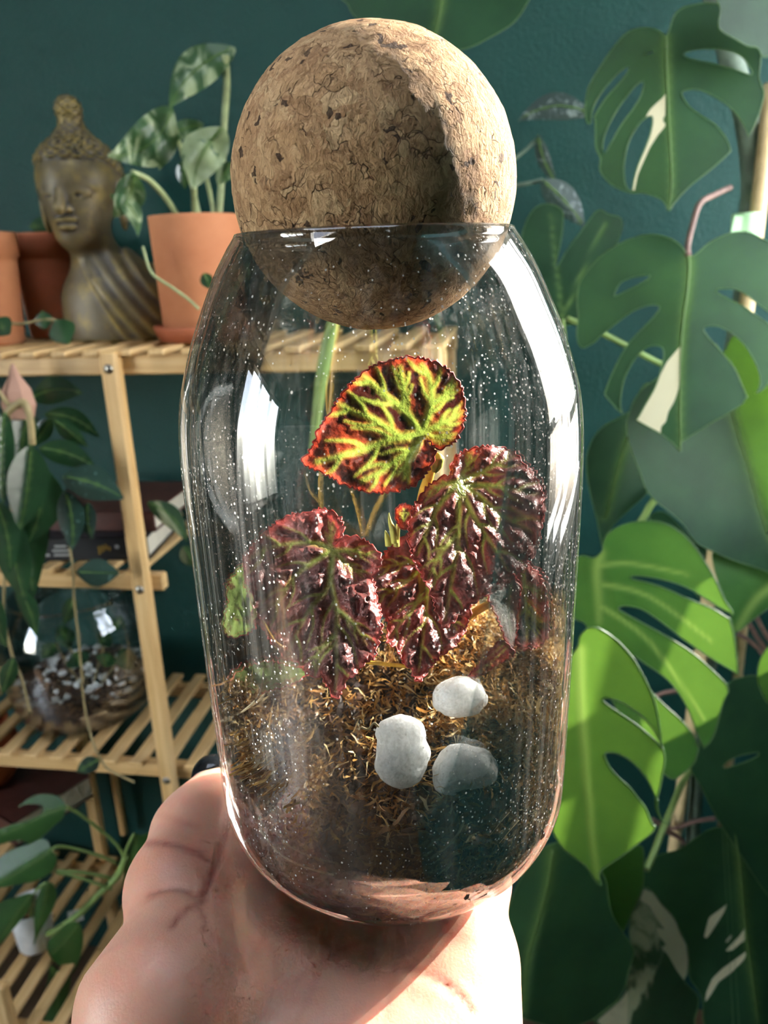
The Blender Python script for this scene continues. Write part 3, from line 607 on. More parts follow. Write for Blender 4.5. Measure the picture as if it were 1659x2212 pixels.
mleaf(F_o, sheet(.80, C7([(580, 280)])[0], C7([(1050, 1727)])[0], gx=-.05, gz=.35, fl=.3, fr=-.12), MT['mon_mid'], FH, rib=C7([(585, 280), (560, 400), (570, 560), (575, 720)]), laterals=[C7([(580, 360), (800, 350), (1150, 420)]), C7([(590, 480), (900, 560), (1300, 850)]), C7([(580, 620), (900, 850), (1250, 1350)])], lab='large sunlit leaf split into long fingers')
# brightest leaf
G_o = C7([(440, 880), (452, 820), (490, 772), (540, 757), (600, 777), (700, 850), (790, 950), (850, 1050), (900, 1150), (940, 1260), (965, 1400), (978, 1500), (1000, 1600)])+C8([(1042, 180), (1022, 280), (1003, 350), (985, 440), (990, 526), (900, 602), (800, 680), (690, 752), (665, 792), (680, 855), (640, 820), (590, 742), (520, 690), (460, 640), (415, 575), (380, 480), (370, 300)])+[(1195, 1650), (1210, 1520), (1230, 1430)]
GH = [C7([(600, 1222), (618, 1212), (660, 1216), (740, 1248), (830, 1310), (910, 1392), (958, 1470), (990, 1540), (950, 1495), (870, 1425), (780, 1355), (690, 1295), (625, 1250)]), C8([(698, 85), (720, 70), (770, 75), (840, 110), (900, 165), (950, 230), (985, 300), (1003, 360), (1010, 460), (985, 500), (940, 400), (900, 345), (850, 280), (790, 225), (730, 160)])]
mleaf(G_o, sheet(.56, C7([(480, 790)])[0], C8([(680, 855)])[0], gx=.05, gz=.15, fl=.1, fr=-.1), MT['mon_mid'], GH, rib=C7([(455, 900), (458, 1100), (470, 1350), (490, 1600)])+C8([(590, 200), (610, 380), (622, 560), (655, 800)]), lab='brightest light green leaf hanging right of the jar')
px_tube('leaf_tendril', C8([(1003, 345), (1005, 400), (1030, 460), (1075, 495)]), .56, [.0018, .0005], MT['margin'], mon)
# dark leaves low on the right
K_o = C8([(1205, 165), (1245, 60), (1320, -150), (1420, -330), (1500, -370), (1600, -380), (1750, -300), (1850, 100), (1850, 700), (1750, 950), (1680, 930), (1600, 830), (1500, 672), (1400, 520), (1330, 400), (1260, 260)])
mleaf(K_o, sheet(.90, C8([(1600, -380)])[0], C8([(1700, 950)])[0], gx=.1, gz=.2), MT['mon_dark'], [C7([(1365, 1652), (1400, 1616), (1480, 1580), (1590, 1560), (1602, 1575), (1540, 1610), (1450, 1642), (1385, 1662)])], lab='dark plain leaf with a single slit, lower right')
mleaf(C7([(1740, 830), (1659, 885), (1605, 975), (1592, 1080), (1620, 1180), (1680, 1250), (1800, 1150), (1820, 950)]), sheet(.75, C7([(1750, 850)])[0], C7([(1680, 1250)])[0]), MT['mon_mid'], lab='small bright leaf at the right edge')
N_o = C8([(300, 660), (420, 600), (560, 640), (690, 790), (715, 900), (730, 980), (760, 1060), (800, 1120), (842, 1180), (870, 1232), (860, 1290), (836, 1360), (820, 1440), (780, 1520), (700, 1582), (610, 1650), (450, 1690), (300, 1660), (160, 1622), (100, 1700), (10, 1700), (50, 1500), (80, 1300), (100, 1100), (150, 930), (220, 780)])
mleaf(N_o, sheet(.74, C8([(390, 660)])[0], C8([(235, 1660)])[0], gx=.1, gz=.1, fl=.4, fr=.15), MT['mon_dark'], rib=C8([(390, 650), (360, 850), (300, 1080), (240, 1300), (215, 1600)]), lab='broad dark leaf beside the wrist')
mleaf(C8([(680, 740), (800, 660), (915, 620), (928, 760), (922, 860), (882, 960), (842, 1050), (805, 1122), (760, 1060), (700, 920)]), sheet(.78, C8([(900, 620)])[0], C8([(805, 1120)])[0], gx=.2), MT['mon_mid'], lab='olive leaf half hidden behind the broad dark leaf')
P_o = C8([(860, 990), (930, 868), (982, 892), (1032, 960), (1082, 1010), (1122, 1070), (1142, 1130), (1182, 1200), (1192, 1290), (1186, 1370), (1166, 1416), (1230, 1480), (1252, 1530), (1228, 1640), (1210, 1720), (900, 1720), (640, 1660), (700, 1592), (810, 1500), (832, 1400), (860, 1250), (840, 1120)])
mleaf(P_o, sheet(.80, C8([(920, 880)])[0], C8([(1000, 1700)])[0], gx=.2, fr=.2), MT['mon_var'], (), [C8([(930, 872), (982, 894), (1032, 962), (1082, 1012), (1122, 1072), (1140, 1132), (1178, 1200), (1188, 1290), (1182, 1370), (1164, 1412), (1120, 1350), (1070, 1260), (1030, 1220), (1060, 1200), (1010, 1140), (1000, 1100), (1050, 1110), (1000, 1040), (960, 970), (905, 940)]), C8([(820, 1450), (835, 1500), (830, 1690), (700, 1690), (650, 1650), (720, 1590), (790, 1530)])], lab='grey-green variegated leaf with a cream border')
Q_o = C8([(1390, 510), (1300, 530), (1220, 582), (1130, 642), (1020, 672), (940, 730), (925, 800), (932, 870), (1000, 932), (1080, 1020), (1130, 1092), (1180, 1200), (1195, 1320), (1202, 1400), (1272, 1512), (1330, 1720), (1800, 1720), (1850, 1200), (1750, 900), (1600, 700), (1500, 560)])
Qc = [C8([(1420, 958), (1380, 990), (1310, 1040), (1280, 1160), (1300, 1165), (1350, 1090), (1400, 1010)]), C8([(1522, 1100), (1490, 1150), (1440, 1200), (1405, 1240), (1450, 1235), (1500, 1190), (1525, 1180)]), C8([(1528, 1240), (1460, 1290), (1390, 1340), (1330, 1400), (1295, 1480), (1290, 1540), (1320, 1500), (1370, 1420), (1440, 1370), (1510, 1300), (1530, 1270)]), C8([(1445, 1140), (1415, 1170), (1405, 1195), (1440, 1170)])]
mleaf(Q_o, sheet(.86, C8([(1450, 520)])[0], C8([(1600, 1720)])[0], gx=.1, gz=.3, fl=.2, fr=.2), MT['mon_dark'], (), Qc, C8([(1460, 540), (1490, 700), (1520, 1050), (1560, 1350), (1600, 1660)]), lab='large dark leaf with white brush-stroke streaks')
mleaf([(748, -30), (752, 10), (775, 45), (830, 80), (900, 100), (960, 110), (1010, 104), (1060, 80), (1110, 48), (1142, 0), (1150, -40)], sheet(1.02, (950, -60), (930, 110), gx=.1, gz=.3), MT['mon_dark'], rib=[(960, -30), (950, 30), (935, 95)], lab='dark leaf hanging above the cork ball')
# canes, stems, ties
def cane(px, Y, r, mat, nm):
    o = px_tube(nm, px, Y, r, mat, mon, 12, 12); return o
b = px_tube('cane', [(1668, 180), (1622, 590), (1568, 1000), (1515, 1400), (1457, 1828), (1440, 1990)], [1.0, 1.0, 1.0, .995, .99, .985], .0095, MT['cane'], mon, 12)
px_tube('cane', [(1700, 590), (1645, 1000), (1600, 1400), (1560, 1790), (1540, 2000)], [1.05]*5, .0075, MT['cane'], mon, 12)
px_tube('climbing_stem', [(1540, -30), (1575, 110), (1612, 260), (1625, 400), (1612, 500), (1608, 620), (1580, 800), (1560, 1100), (1530, 1450), (1505, 1700), (1492, 1900)], [1.02]*11, [.013, .014, .013, .012, .012, .012, .011, .010], MT['trunk'], mon, 12)
px_tube('petiole', [(1578, 405), (1545, 420), (1512, 440), (1495, 490), (1485, 535), (1487, 553)], [1.0, .98, .95, .93, .91, .90], .0035, MT['twig'], mon)
px_tube('petiole', [(1225, 688), (1290, 715), (1350, 745), (1420, 782), (1470, 800), (1560, 800)], [1.03]*6, .004, MT['petiole'], mon)
px_tube('petiole', [(1365, 1160), (1390, 1118), (1415, 1080), (1470, 1040), (1555, 1000)], [1.0, .99, .99, 1.0, 1.01], .005, MT['petiole'], mon)
px_tube('petiole', C8([(940, 760), (985, 660), (1040, 520), (1090, 400), (1150, 260), (1205, 180)]), [.8, .82, .85, .88, .92, .95], .0045, MT['petiole'], mon)
px_tube('petiole', C8([(1240, 150), (1232, 300), (1222, 450), (1210, 580)]), 1.0, .0075, MT['trunk'], mon)
for k, q in enumerate([[(1595, 1370), (1620, 1385), (1645, 1410), (1665, 1440)], [(1612, 1335), (1635, 1375), (1665, 1420)], [(1630, 1325), (1648, 1360), (1668, 1390)], [(1415, 1505), (1435, 1497), (1460, 1492), (1500, 1485)], [(1410, 1770), (1450, 1790), (1500, 1775), (1545, 1768)], [(1425, 1790), (1465, 1808), (1478, 1822)], [(1255, 1262), (1240, 1258), (1300, 1250)]]):
    px_tube('aerial_root', q, .97, .0035, MT['twig'], mon, 6)
tp = MB(); c0 = W(1612, 487, .99)
tp.lathe([(.0165, -.014), (.0172, -.012), (.0172, .012), (.0165, .014), (.015, .012), (.015, -.012)], 20, c0, True); tp.box(c0+[-.012, -.012, -.001], (.022, .003, .022), .0005, Matrix.Rotation(.12, 3, 'Y')); tp.box(c0+[.006, -.017, -.022], (.006, .0015, .022), .0003)
tp.build('plant_tie', MT['tape'], mon, smooth=False)

# dark silvery climber on the wall behind the cork ball
vn = thing('satin_vine', 'dim grey spotted vine trailing on the teal wall behind the cork ball', 'vine', W(1100, 700, 1.12))
simple_leaf((1275, 245), (1118, 262), 62, 1.11, MT['sat'], vn, bow=24, step=8, label='broad spotted leaf level with the ball')
simple_leaf((1162, 290), (1205, 400), 30, 1.12, MT['sat'], vn, bow=8, step=7)
simple_leaf((1170, 388), (1262, 490), 66, 1.11, MT['sat'], vn, bow=-6, step=8)
px_tube('stem', [(1165, 295), (1140, 320), (1110, 345), (1070, 380)], 1.125, .0025, MT['trunk'], vn, 6)
px_tube('stem', [(1172, 388), (1145, 395), (1110, 402), (1060, 420)], 1.12, .0028, MT['trunk'], vn, 6)
sv = thing('split_leaf_plant', 'dim hazy split-leaf plant in the gap between jar shoulder and monstera', 'plant', W(1230, 900, 1.06))
px_leaf('leaf', [(1210, 450), (1180, 440), (1150, 455), (1130, 500), (1125, 560), (1150, 640), (1200, 700), (1255, 690), (1290, 620), (1320, 560), (1345, 480), (1312, 462), (1290, 455), (1255, 500), (1225, 540), (1200, 580), (1212, 520), (1217, 470)], sheet(1.06, (1200, 700), (1230, 450)), MT['mon_dark'], sv, veins=[([(1215, 690), (1200, 560), (1190, 460)], .6), ([(1220, 680), (1270, 560), (1310, 480)], .6)], vw=6, margin=.0006, step=10)
px_tube('stem', [(1215, 690), (1222, 760), (1230, 900)], [1.06, 1.06, 1.06], .003, MT['petiole'], sv)
# ------------------------------------------------------------------ things on the plant stand
def onshelf(px, yl, tier):
    """point on a shelf, yl metres behind its front edge, in line with picture column px"""
    z = ZS[tier]+.0045; a, b_ = -1.0, 1.0
    for _ in range(40):
        m = (a+b_)/2; q = PX(LW(m, yl, z)[None])[0][0]
        if q < px: a = m
        else: b_ = m
    return LW((a+b_)/2, yl, z)
def lathe_obj(name, prof, c, mat, parent, n=48): b = MB(); b.lathe(prof, n, tuple(c)); return b.build(name, mat, parent, smooth=True)
def pot(c, r0, r1, h, mat, label, saucer=None, rim=True, cat='pot', soil=True, nm='terracotta_pot'):
    t = thing(nm, label, cat, c); z0 = .008 if saucer else 0
    pr = [(0, z0), (r0*.92, z0), (r0, z0+.004)]+([(r1*.94, z0+h*.74), (r1*.945, z0+h*.78), (r1, z0+h*.79), (r1*1.01, z0+h*.985), (r1*.99, z0+h), (r1*.93, z0+h), (r1*.9, z0+h*.8)] if rim else [(r1*.97, z0+h*.96), (r1*.97, z0+h), (r1*.92, z0+h), (r1*.9, z0+h*.9)])+[(r1*.88, z0+h*.82), (0, z0+h*.82)]
    pr = np.array(pr); lathe_obj('body', pr[:-2], c, mat, t)
    if soil: lathe_obj('potting_soil', [(r1*.885, z0+h*.8), (r1*.6, z0+h*.825), (r1*.2, z0+h*.82), (0, z0+h*.82)], c, MT['soil'], t)
    if saucer: lathe_obj('saucer', [(0, 0), (saucer*.9, 0), (saucer, .016), (saucer, .02), (saucer*.94, .02), (saucer*.86, .0075), (0, .0075)], c, MT['terra2'], t)
    return t
# --- bust
bp = onshelf(258, .15, 0)
def rz2(P, a): c, s = math.cos(a), math.sin(a); return np.stack([c*P[:, 0]-s*P[:, 1], s*P[:, 0]+c*P[:, 1], P[:, 2]], -1)
HA = math.radians(5)
hc = np.array([-.034, 0, 0])
def bust_sd(P):
    q = P-hc; q = rz2(q, HA)                                            # head frame: face looks along -y
    x, y, z = q.T; ax = np.abs(x)
    qa = np.stack([ax, y, z], -1)
    d = ell_sd(q, (0, .008, .256), (.066, .074, .066))
    d = smin(d, ell_sd(q, (0, -.010, .215), (.051, .055, .070)), .02)
    d = smin(d, ell_sd(q, (0, -.028, .163), (.024, .024, .017)), .02)    # chin
    hair = np.clip((z-.272-.10*np.clip(y+.03, -.2, .2)*-1*0-.0)/.004, 0, 1)
    hl = .281-.55*np.clip(y+.02, 0, .09)                                 # hairline drops towards the ears
    u = np.arctan2(x, -y)*.066
    rr = np.hypot(x, y)
    curl = np.cos(u/.0110*np.pi+np.floor((z-.2)/.0165)*np.pi)*np.cos((z-.2)/.0165*2*np.pi)
    d = d-np.clip((z-hl)/.003, 0, 1)*(.0040+.0034*curl)
    d = smin(d, cone_sd(q, (0, .006, .315), (0, .006, .338), .036, .020)-.002*np.cos((z)/.011*2*np.pi)*np.cos(np.arctan2(x, y)*7), .008)
    d = smin(d, np.linalg.norm(q-[0, .004, .360], axis=1)-.0215-.0016*np.cos(z/.009*2*np.pi)*np.cos(np.arctan2(x, y)*6), .006)
    # face
    d = smin(d, cone_sd(q, (0, -.061, .245), (0, -.077, .208), .0050, .0100), .004)
    d = smin(d, np.linalg.norm(qa-[.0085, -.066, .206], axis=1)-.0055, .003)
    br = np.stack([ax-.026, y+.055, z-.243+7*(ax-.024)**2*1.2], -1); d = smin(d, np.sqrt((np.maximum(np.abs(br[:, 0])-.018, 0))**2+(br[:, 1]-2.2*(ax-.012)**2*4)**2+br[:, 2]**2)-.0052, .003)
    eye = ell_sd(qa, (.025, -.049, .231), (.0165, .0115, .0095)); d = smin(d, eye, .003)
    d = np.maximum(d, -(np.sqrt(((ax-.025)/5.5)**2+(y+.0600)**2+(z-.2270)**2)-.0026))
    d = smin(d, ell_sd(q, (0, -.062, .1915), (.019, .010, .0055)), .002); d = smin(d, ell_sd(q, (0, -.060, .1805), (.0150, .011, .0065)), .002)
    d = np.maximum(d, -(np.sqrt((x/9)**2+(y+.071)**2+(z-.1863)**2)-.0022))
    d = smin(d, ell_sd(qa, (.066, .012, .218), (.008, .014, .042)), .004)   # long ears
    d = smin(d, cone_sd(P, (-.032, .006, .18), (-.022, .012, .12), .036, .041), .012)
    tor = ell_sd(P, (0, .014, .055), (.094, .064, .088)); tor = smin(tor, ell_sd(P, (0, .014, .0), (.082, .058, .06)), .03)
    px_, py_, pz_ = P.T
    rb = np.sin((px_*.8+pz_*.55)/.020*2*np.pi)*np.clip((px_+.3*pz_-.005)/.02, 0, 1)
    tor = tor-.0018*rb-.003*np.clip((px_*.9+pz_*.5-.022)/.004, 0, 1)
    d = smin(d, tor, .018)
    return np.maximum(d, -P[:, 2]+.0)
V, Fq = surfnet(bust_sd, (-.125, -.09, -.006), (.11, .10, .39), .0023)
sc_ = .83
tag(mesh_obj('bust_statue', V*sc_+bp, Fq, MT['bronze'], origin=bp), 'aged bronze bust with closed eyes, curled hair and topknot on the top shelf', 'statue')
# --- pots on the top shelf
pc = onshelf(448, .115, 0)
mp = pot(pc, .056, .062, .150, MT['terra'], 'terracotta pot on a saucer holding a marbled plant, right of the bust', .069, rim=False)
pl = onshelf(20, .10, 0)
pot(pl+[-.03, .0, 0], .050, .060, .148, MT['terra'], 'nearer empty terracotta pot at the far left of the top shelf', rim=True)
pot(pl+[.035, .115, 0], .048, .058, .150, MT['terra2'], 'darker terracotta pot tucked behind the nearer one at far left', rim=True)
# --- marbled plant in that pot
mb_ = thing('marbled_plant', 'marbled green and cream leafy plant in the terracotta pot beside the bust', 'plant', pc+[0, 0, .13])
Yp = pc[1]
simple_leaf((508, 103), (366, 232), 92, Yp-.02, MT['marble'], mb_, bow=22, fold=.3, dY=-.03, a=.9, wav=.004)
simple_leaf((372, 232), (232, 338), 112, Yp-.05, MT['marble'], mb_, bow=-34, fold=.3, dY=-.03, wav=.006)
simple_leaf((440, 268), (345, 310), 42, Yp-.02, MT['marble'], mb_, bow=8, fold=.3, wav=.004)
simple_leaf((362, 285), (343, 368), 30, Yp-.03, MT['marble'], mb_, bow=-6, fold=.4)
simple_leaf((483, 275), (418, 408), 100, Yp-.06, MT['palemarble'], mb_, bow=16, fold=.25, wav=.006)
simple_leaf((498, 350), (470, 400), 40, Yp-.03, MT['marble'], mb_, fold=.3)
simple_leaf((288, 372), (245, 470), 70, Yp-.10, MT['marble'], mb_, bow=-14, fold=.5, wav=.006)
simple_leaf((238, 420), (298, 512), 40, Yp-.10, MT['marble'], mb_, bow=-22, fold=.6)
simple_leaf((395, 345), (400, 410), 34, Yp+.02, MT['hoya'], mb_, fold=.3)
zz = lambda *a: list(a)
px_tube('stem', [(487, 118), (490, 180), (484, 270), (478, 400), (470, 500)], [Yp-.02, Yp-.01, Yp, Yp, Yp], .0045, MT['vine'], mb_)
px_tube('stem', [(285, 373), (320, 388), (360, 430), (392, 485), (400, 510)], [Yp-.10, Yp-.08, Yp-.05, Yp-.02, Yp], .0038, MT['vine'], mb_)
px_tube('stem', [(419, 405), (420, 450), (420, 510)], [Yp-.06, Yp-.04, Yp-.02], .0038, MT['vine'], mb_)
px_tube('stem', [(445, 380), (458, 440), (466, 510)], [Yp-.01, Yp, Yp], .003, MT['vine'], mb_)
px_tube('stem', [(368, 235), (390, 320), (420, 420), (440, 510)], [Yp-.04, Yp-.01, Yp, Yp], .003, MT['vine'], mb_)
px_tube('trailing_stem', [(309, 532), (312, 545), (328, 590), (370, 620), (405, 645), (430, 668)], [Yp-.08]*6, .0018, MT['vine'], mb_)
simple_leaf((440, 590), (455, 625), 30, Yp-.08, MT['hoya'], mb_, fold=.2)
# thick stalk and a beige post end seen through the held jar
px_tube('thick_stalk', [(722, 690), (705, 760), (690, 850), (680, 940), (668, 1010)], [.90]*5, [.007, .008, .007, .0055, .0035], MT['petiole'], mb_)
simple_leaf((318, 1085), (405, 1170), 46, .99, MT['mon_var'], mb_, bow=-14, fold=.4, label='dark trailing leaf with a white stroke')
simple_leaf((395, 1180), (425, 1225), 40, 1.0, MT['mon_var'], mb_, fold=.3)
# --- round leaves creeping on the top shelf edge
cv = thing('creeping_vine', 'small dark round-leaved vine lying on the front edge of the top shelf', 'vine', LW(-.15, -.03, ZS[0]))
Yc = .955
simple_leaf((120, 690), (150, 742), 62, Yc, MT['hoya'], cv, a=1.0, fold=.15, rib=False)
simple_leaf((92, 672), (98, 712), 42, Yc+.01, MT['hoya'], cv, a=1.0, fold=.15, rib=False)
simple_leaf((-12, 690), (22, 722), 52, Yc, MT['hoya'], cv, a=1.0, fold=.15, rib=False)
simple_leaf((62, 490), (132, 480), 40, 1.23, MT['hoya'], cv, a=1.0, fold=.1, rib=False)
px_tube('stem', [(-20, 690), (40, 700), (95, 690), (125, 692)], Yc+.012, .002, MT['tanvine'], cv, 6)
# --- hanging plant on the far left
hy = thing('hanging_hoya', 'dark glossy hanging plant with long oval leaves in front of the stand', 'plant', W(30, 1500, .93))
def hl(b_, t_, w, Y, m='hoya', **k): return simple_leaf(b_, t_, w, Y, MT[m], hy, step=10, **k)
hl((66, 962), (42, 1145), 96, .90, bow=-6, fold=.25, label='long glossy oval leaf in front')
hl((80, 1000), (58, 1180), 105, .93, bow=-18, fold=.2)
hl((88, 1050), (75, 1290), 90, .95, bow=20, fold=.2)
hl((10, 890), (8, 1090), 60, .92, bow=6, fold=.3)
hl((60, 880), (40, 1010), 62, .96, fold=.2)
hl((68, 860), (180, 850), 62, .99, bow=-14, fold=.15)
hl((95, 895), (215, 945), 44, .98, bow=-16, fold=.3)
hl((110, 905), (72, 965), 40, .98, fold=.3)
hl((115, 905), (190, 965), 36, .97, fold=.3)
hl((84, 968), (208, 1012), 56, .94, bow=-10, fold=.25)
hl((135, 1030), (268, 1078), 78, .92, 'hoya_spot', bow=-10, fold=.25)
hl((140, 1060), (155, 1190), 62, .93, 'hoya_spot', bow=-8, fold=.25, label='grey speckled leaf')
hl((190, 1085), (200, 1165), 40, .94, 'hoya_spot', bow=6, fold=.2)
hl((20, 1110), (55, 1300), 80, .92, bow=6, fold=.2)
hl((-10, 1080), (22, 1240), 60, .91, bow=-10, fold=.2)
hl((165, 1236), (258, 1238), 62, .93, 'hoya_spot', a=1.0, fold=.15, label='round speckled leaf over the middle rail')
hl((215, 1640), (165, 1668), 38, .93, 'hoya_spot', a=.9, fold=.2)
hl((-8, 1290), (15, 1400), 46, .92, bow=10, fold=.2)
hl((35, 1265), (78, 1375), 42, .93, bow=-8, fold=.25)
hl((30, 1420), (5, 1500), 40, .93, fold=.25)
hl((160, 1290), (138, 1350), 34, .95, fold=.2)
px_tube('stem', [(12, 895), (30, 878), (52, 870), (65, 905), (70, 960)], .93, .0045, MT['tanvine'], hy)
px_tube('stem', [(150, 1180), (158, 1236), (160, 1300), (170, 1380), (182, 1520), (200, 1600), (218, 1640), (235, 1662), (290, 1690)], [.94, .94, .945, .95, .95, .94, .935, .935, .93], .0016, MT['tanvine'], hy, 6)
px_tube('stem', [(20, 900), (25, 1100), (8, 1290), (22, 1400), (48, 1470), (65, 1540)], .94, .002, MT['tanvine'], hy, 6)
px_tube('stem', [(-60, 700), (-30, 800), (20, 875), (50, 872)], .94, .003, MT['tanvine'], hy, 6)
sb = MB(); c0 = W(38, 850, .96); sb.lathe([(.002, .036), (.008, .020), (.018, .004), (.021, -.014), (.016, -.030), (.010, -.032), (0, -.030)], 7, c0)
tag(sb.build('clay_shard', MT['shard'], smooth=False), 'pale pink-brown clay shard hanging under the top rail', 'shard')
px_tube('stem', [(35, 815), (38, 830), (40, 850)], .955, .001, MT['tanvine'], hy, 6)
# --- books on the middle shelf
def book(c, rz, d, cover, label, marks=()):
    t = thing('book', label, 'book', c, rz); L, D, H = d
    b = MB(); b.box((0, 0, .0015), (L, D, .003), .0005); b.box((0, 0, H-.0015), (L, D, .003), .0005); b.box((0, -D/2+.0015, H/2), (L, .003, H), .0005)
    b.build('cover', cover, t, local=True)
    p = MB(); p.box((0, .0015, H/2), (L-.006, D-.006, H-.0062)); p.build('page_block', MT['paper'], t, local=True)
    for (x, z, w, h, m) in marks:
        q = MB(); q.box((x, -D/2-.0003, z), (w, .0006, h)); q.build('spine_print', MT[m], t, local=True)
    return t
bz = ZS[1]+.0045
c1 = LW(-.115, .11, bz)
txt = [(-.055+.03*i, .022-.0065*j, (.022, .017, .025)[(i+j) % 3], .0028, 'print') for i in range(2) for j in range(3)]
book(c1, YAW+.10, (.20, .17, .034), MT['black'], 'black-spined book lying flat under the hanging leaves, small pale print', txt+[(.030+.005*i, .020-.0025*abs(i-2), .0022, .012-.002*i, 'gold') for i in range(4)]+[(.056, .02, .005, .005, 'print')])
book(c1+[.02, .02, .0345], YAW+.02, (.19, .16, .030), MT['brown'], 'brown leather book lying on top of the black one', [(.06, .016, .02, .003, 'gold')])
# --- big glass bowl on the lower shelf
gc = onshelf(195, .125, 2); GR = .118
gp = [(0, 0), (.06, 0), (.085, .004), (.103, .018), (.113, .045), (.118, .085), (.117, .13), (.110, .17), (.098, .195), (.092, .205), (.094, .212)]
gs = spline(np.array(gp), 4); ni = np.gradient(gs, axis=0); ni /= np.linalg.norm(ni, axis=1)[:, None]; ni = np.stack([-ni[:, 1], ni[:, 0]], -1); gi = gs+ni*.003; gi[:, 0] = np.maximum(gi[:, 0], 0)
b = MB(); b.lathe(np.vstack([gs, gi[::-1]]), 72, gc)
tag(b.build('glass_bowl', MT['glass2'], smooth=True, origin=gc), 'wide clear glass bowl terrarium on the lower shelf behind the bamboo post', 'bowl')
def gr_(z): return np.interp(z, gi[:, 1], gi[:, 0])-.001
b = MB(); zz_ = np.linspace(.0042, .06, 14); b.lathe([(0, .0042)]+[(gr_(z), z) for z in zz_]+[(.09, .063), (.05, .058), (0, .056)], 64, gc)
tag(b.build('bowl_soil', MT['soil'], smooth=True), 'dark brown soil layer in the wide glass bowl', 'soil', kind='stuff')
VV = []; FF = []; RN = []; k = 0
bmx = bmesh.new(); bmesh.ops.create_icosphere(bmx, subdivisions=1, radius=1); iv = np.array([v.co[:] for v in bmx.verts]); iF = [[v.index for v in f.verts] for f in bmx.faces]; bmx.free()
for i in range(330):
    a = rng.uniform(0, 6.283); z = rng.uniform(.008, .062)
    if rng.uniform() < .3: r = .1*math.sqrt(rng.uniform()); z = .062
    else: r = gr_(z)-.005
    if z < .05 and rng.uniform() < .25: continue
    s = rng.uniform(.003, .0078); v = iv*s*rng.uniform(.6, 1.3, 3)*(1+.3*rng.normal(size=(len(iv), 1))*.5); v = v@np.array(Matrix.Rotation(rng.uniform(0, 6), 3, 'Z')).T
    r = min(r, gr_(z)-s*1.2)
    VV.append(v+gc+[r*math.cos(a), r*math.sin(a), z]); FF += [tuple(q+k for q in f) for f in iF]; RN += [rng.uniform()]*len(iv); k += len(iv)
o = mesh_obj('perlite_bits', np.concatenate(VV), FF, MT['perl'], smooth=False); attr(o, 'rnd', RN); tag(o, 'white perlite crumbs scattered in the soil of the glass bowl', 'perlite', kind='stuff')
bpnt = thing('bowl_plant', 'small dark-leaved plant growing inside the wide glass bowl', 'plant', gc+[0, 0, .06])
Yb = gc[1]
for q in [((150, 1400), (130, 1350), 46), ((160, 1410), (178, 1440), 60), ((215, 1390), (240, 1370), 44), ((235, 1410), (225, 1440), 50), ((262, 1400), (285, 1450), 50), ((120, 1390), (90, 1420), 36), ((250, 1360), (262, 1330), 34)]:
    simple_leaf(q[0], q[1], q[2], Yb-.03+.03*rng.uniform(-1, 1), MT['hoya'], bpnt, a=1.0, fold=.2, step=8, rib=False)
for q in [[(190, 1500), (175, 1440), (150, 1400)], [(195, 1500), (215, 1430), (225, 1395)], [(200, 1500), (245, 1440), (262, 1400)], [(188, 1500), (150, 1440), (120, 1390)]]: px_tube('stem', q, Yb-.02, .0016, MT['tanvine'], bpnt, 6)
# --- low tier: round orange pot, old book, tag, white pot plant
oc = onshelf(62, .13, 3)
bk = book(oc, YAW-.45, (.17, .15, .045), MT['brown'], 'thick old book lying askew on the short low tier under the round pot')
o2 = onshelf(-18, .12, 3)+[0, 0, .0455]
t = thing('round_pot', 'rounded orange terracotta pot at the left edge below the lower rail', 'pot', o2)
lathe_obj('body', [(0, 0), (.03, 0), (.046, .010), (.062, .035), (.066, .065), (.060, .095), (.052, .115), (.054, .122), (.049, .122), (.046, .11), (.054, .09), (.03, .08), (0, .08)], o2, MT['orange'], t)
lc = onshelf(80, .035, 4); zl = lc[2]-.0045
wp = pot(np.array([lc[0], lc[1], zl+.0045]), .029, .036, .085, MT['ceramic'], 'small white ceramic pot on the lowest tier in the lower left corner', None, False, nm='ceramic_pot')
ph = thing('philodendron', 'green philodendron with lobed leaves filling the lower left corner', 'plant', np.array([lc[0], lc[1], zl+.075]))
K1 = cr(0, 1620, 5.184); K2 = cr(0, 1900, 5.184)
def pleaf(o_, Y, a_, t_, rib, **k): return px_leaf('leaf', o_, sheet(Y, a_, t_, **k), MT['phil'], ph, veins=[(np.array(rib, float), .7)], vw=5, step=9, rib=rib, rib_r=.0013, margin=.0004)
Yl = lc[1]
pleaf(K1([(735, 640), (690, 552), (600, 502), (500, 490), (380, 512), (280, 572), (195, 645), (290, 610), (400, 608), (470, 622), (490, 660), (470, 705), (380, 760), (270, 805), (150, 832), (-20, 900), (-120, 1000), (0, 1052), (120, 1020), (250, 1012), (330, 1050), (430, 1005), (520, 930), (620, 832), (700, 762)]), Yl-.06, K1([(735, 640)])[0], K1([(-60, 980)])[0], K1([(730, 650), (500, 720), (250, 850), (-20, 960)]), gz=.3, fl=.2, fr=.2)
pleaf(K1([(572, 1120), (535, 1022), (440, 1000), (330, 1060), (200, 1092), (0, 1200), (-150, 1400), (-120, 1560), (0, 1540), (200, 1505), (400, 1460), (560, 1382), (622, 1300), (632, 1200)]), Yl-.08, K1([(572, 1120)])[0], K1([(-120, 1540)])[0], K1([(570, 1130), (400, 1250), (150, 1400), (-90, 1530)]), gz=.4, fl=.25, fr=.2)
pleaf(K2([(360, 160), (330, 330), (250, 430), (150, 550), (60, 660), (-60, 760), (-100, 600), (-80, 380), (0, 255), (180, 200)]), Yl-.07, K2([(350, 170)])[0], K2([(-40, 740)])[0], K2([(345, 175), (200, 380), (-20, 700)]), fl=.2, fr=.2)
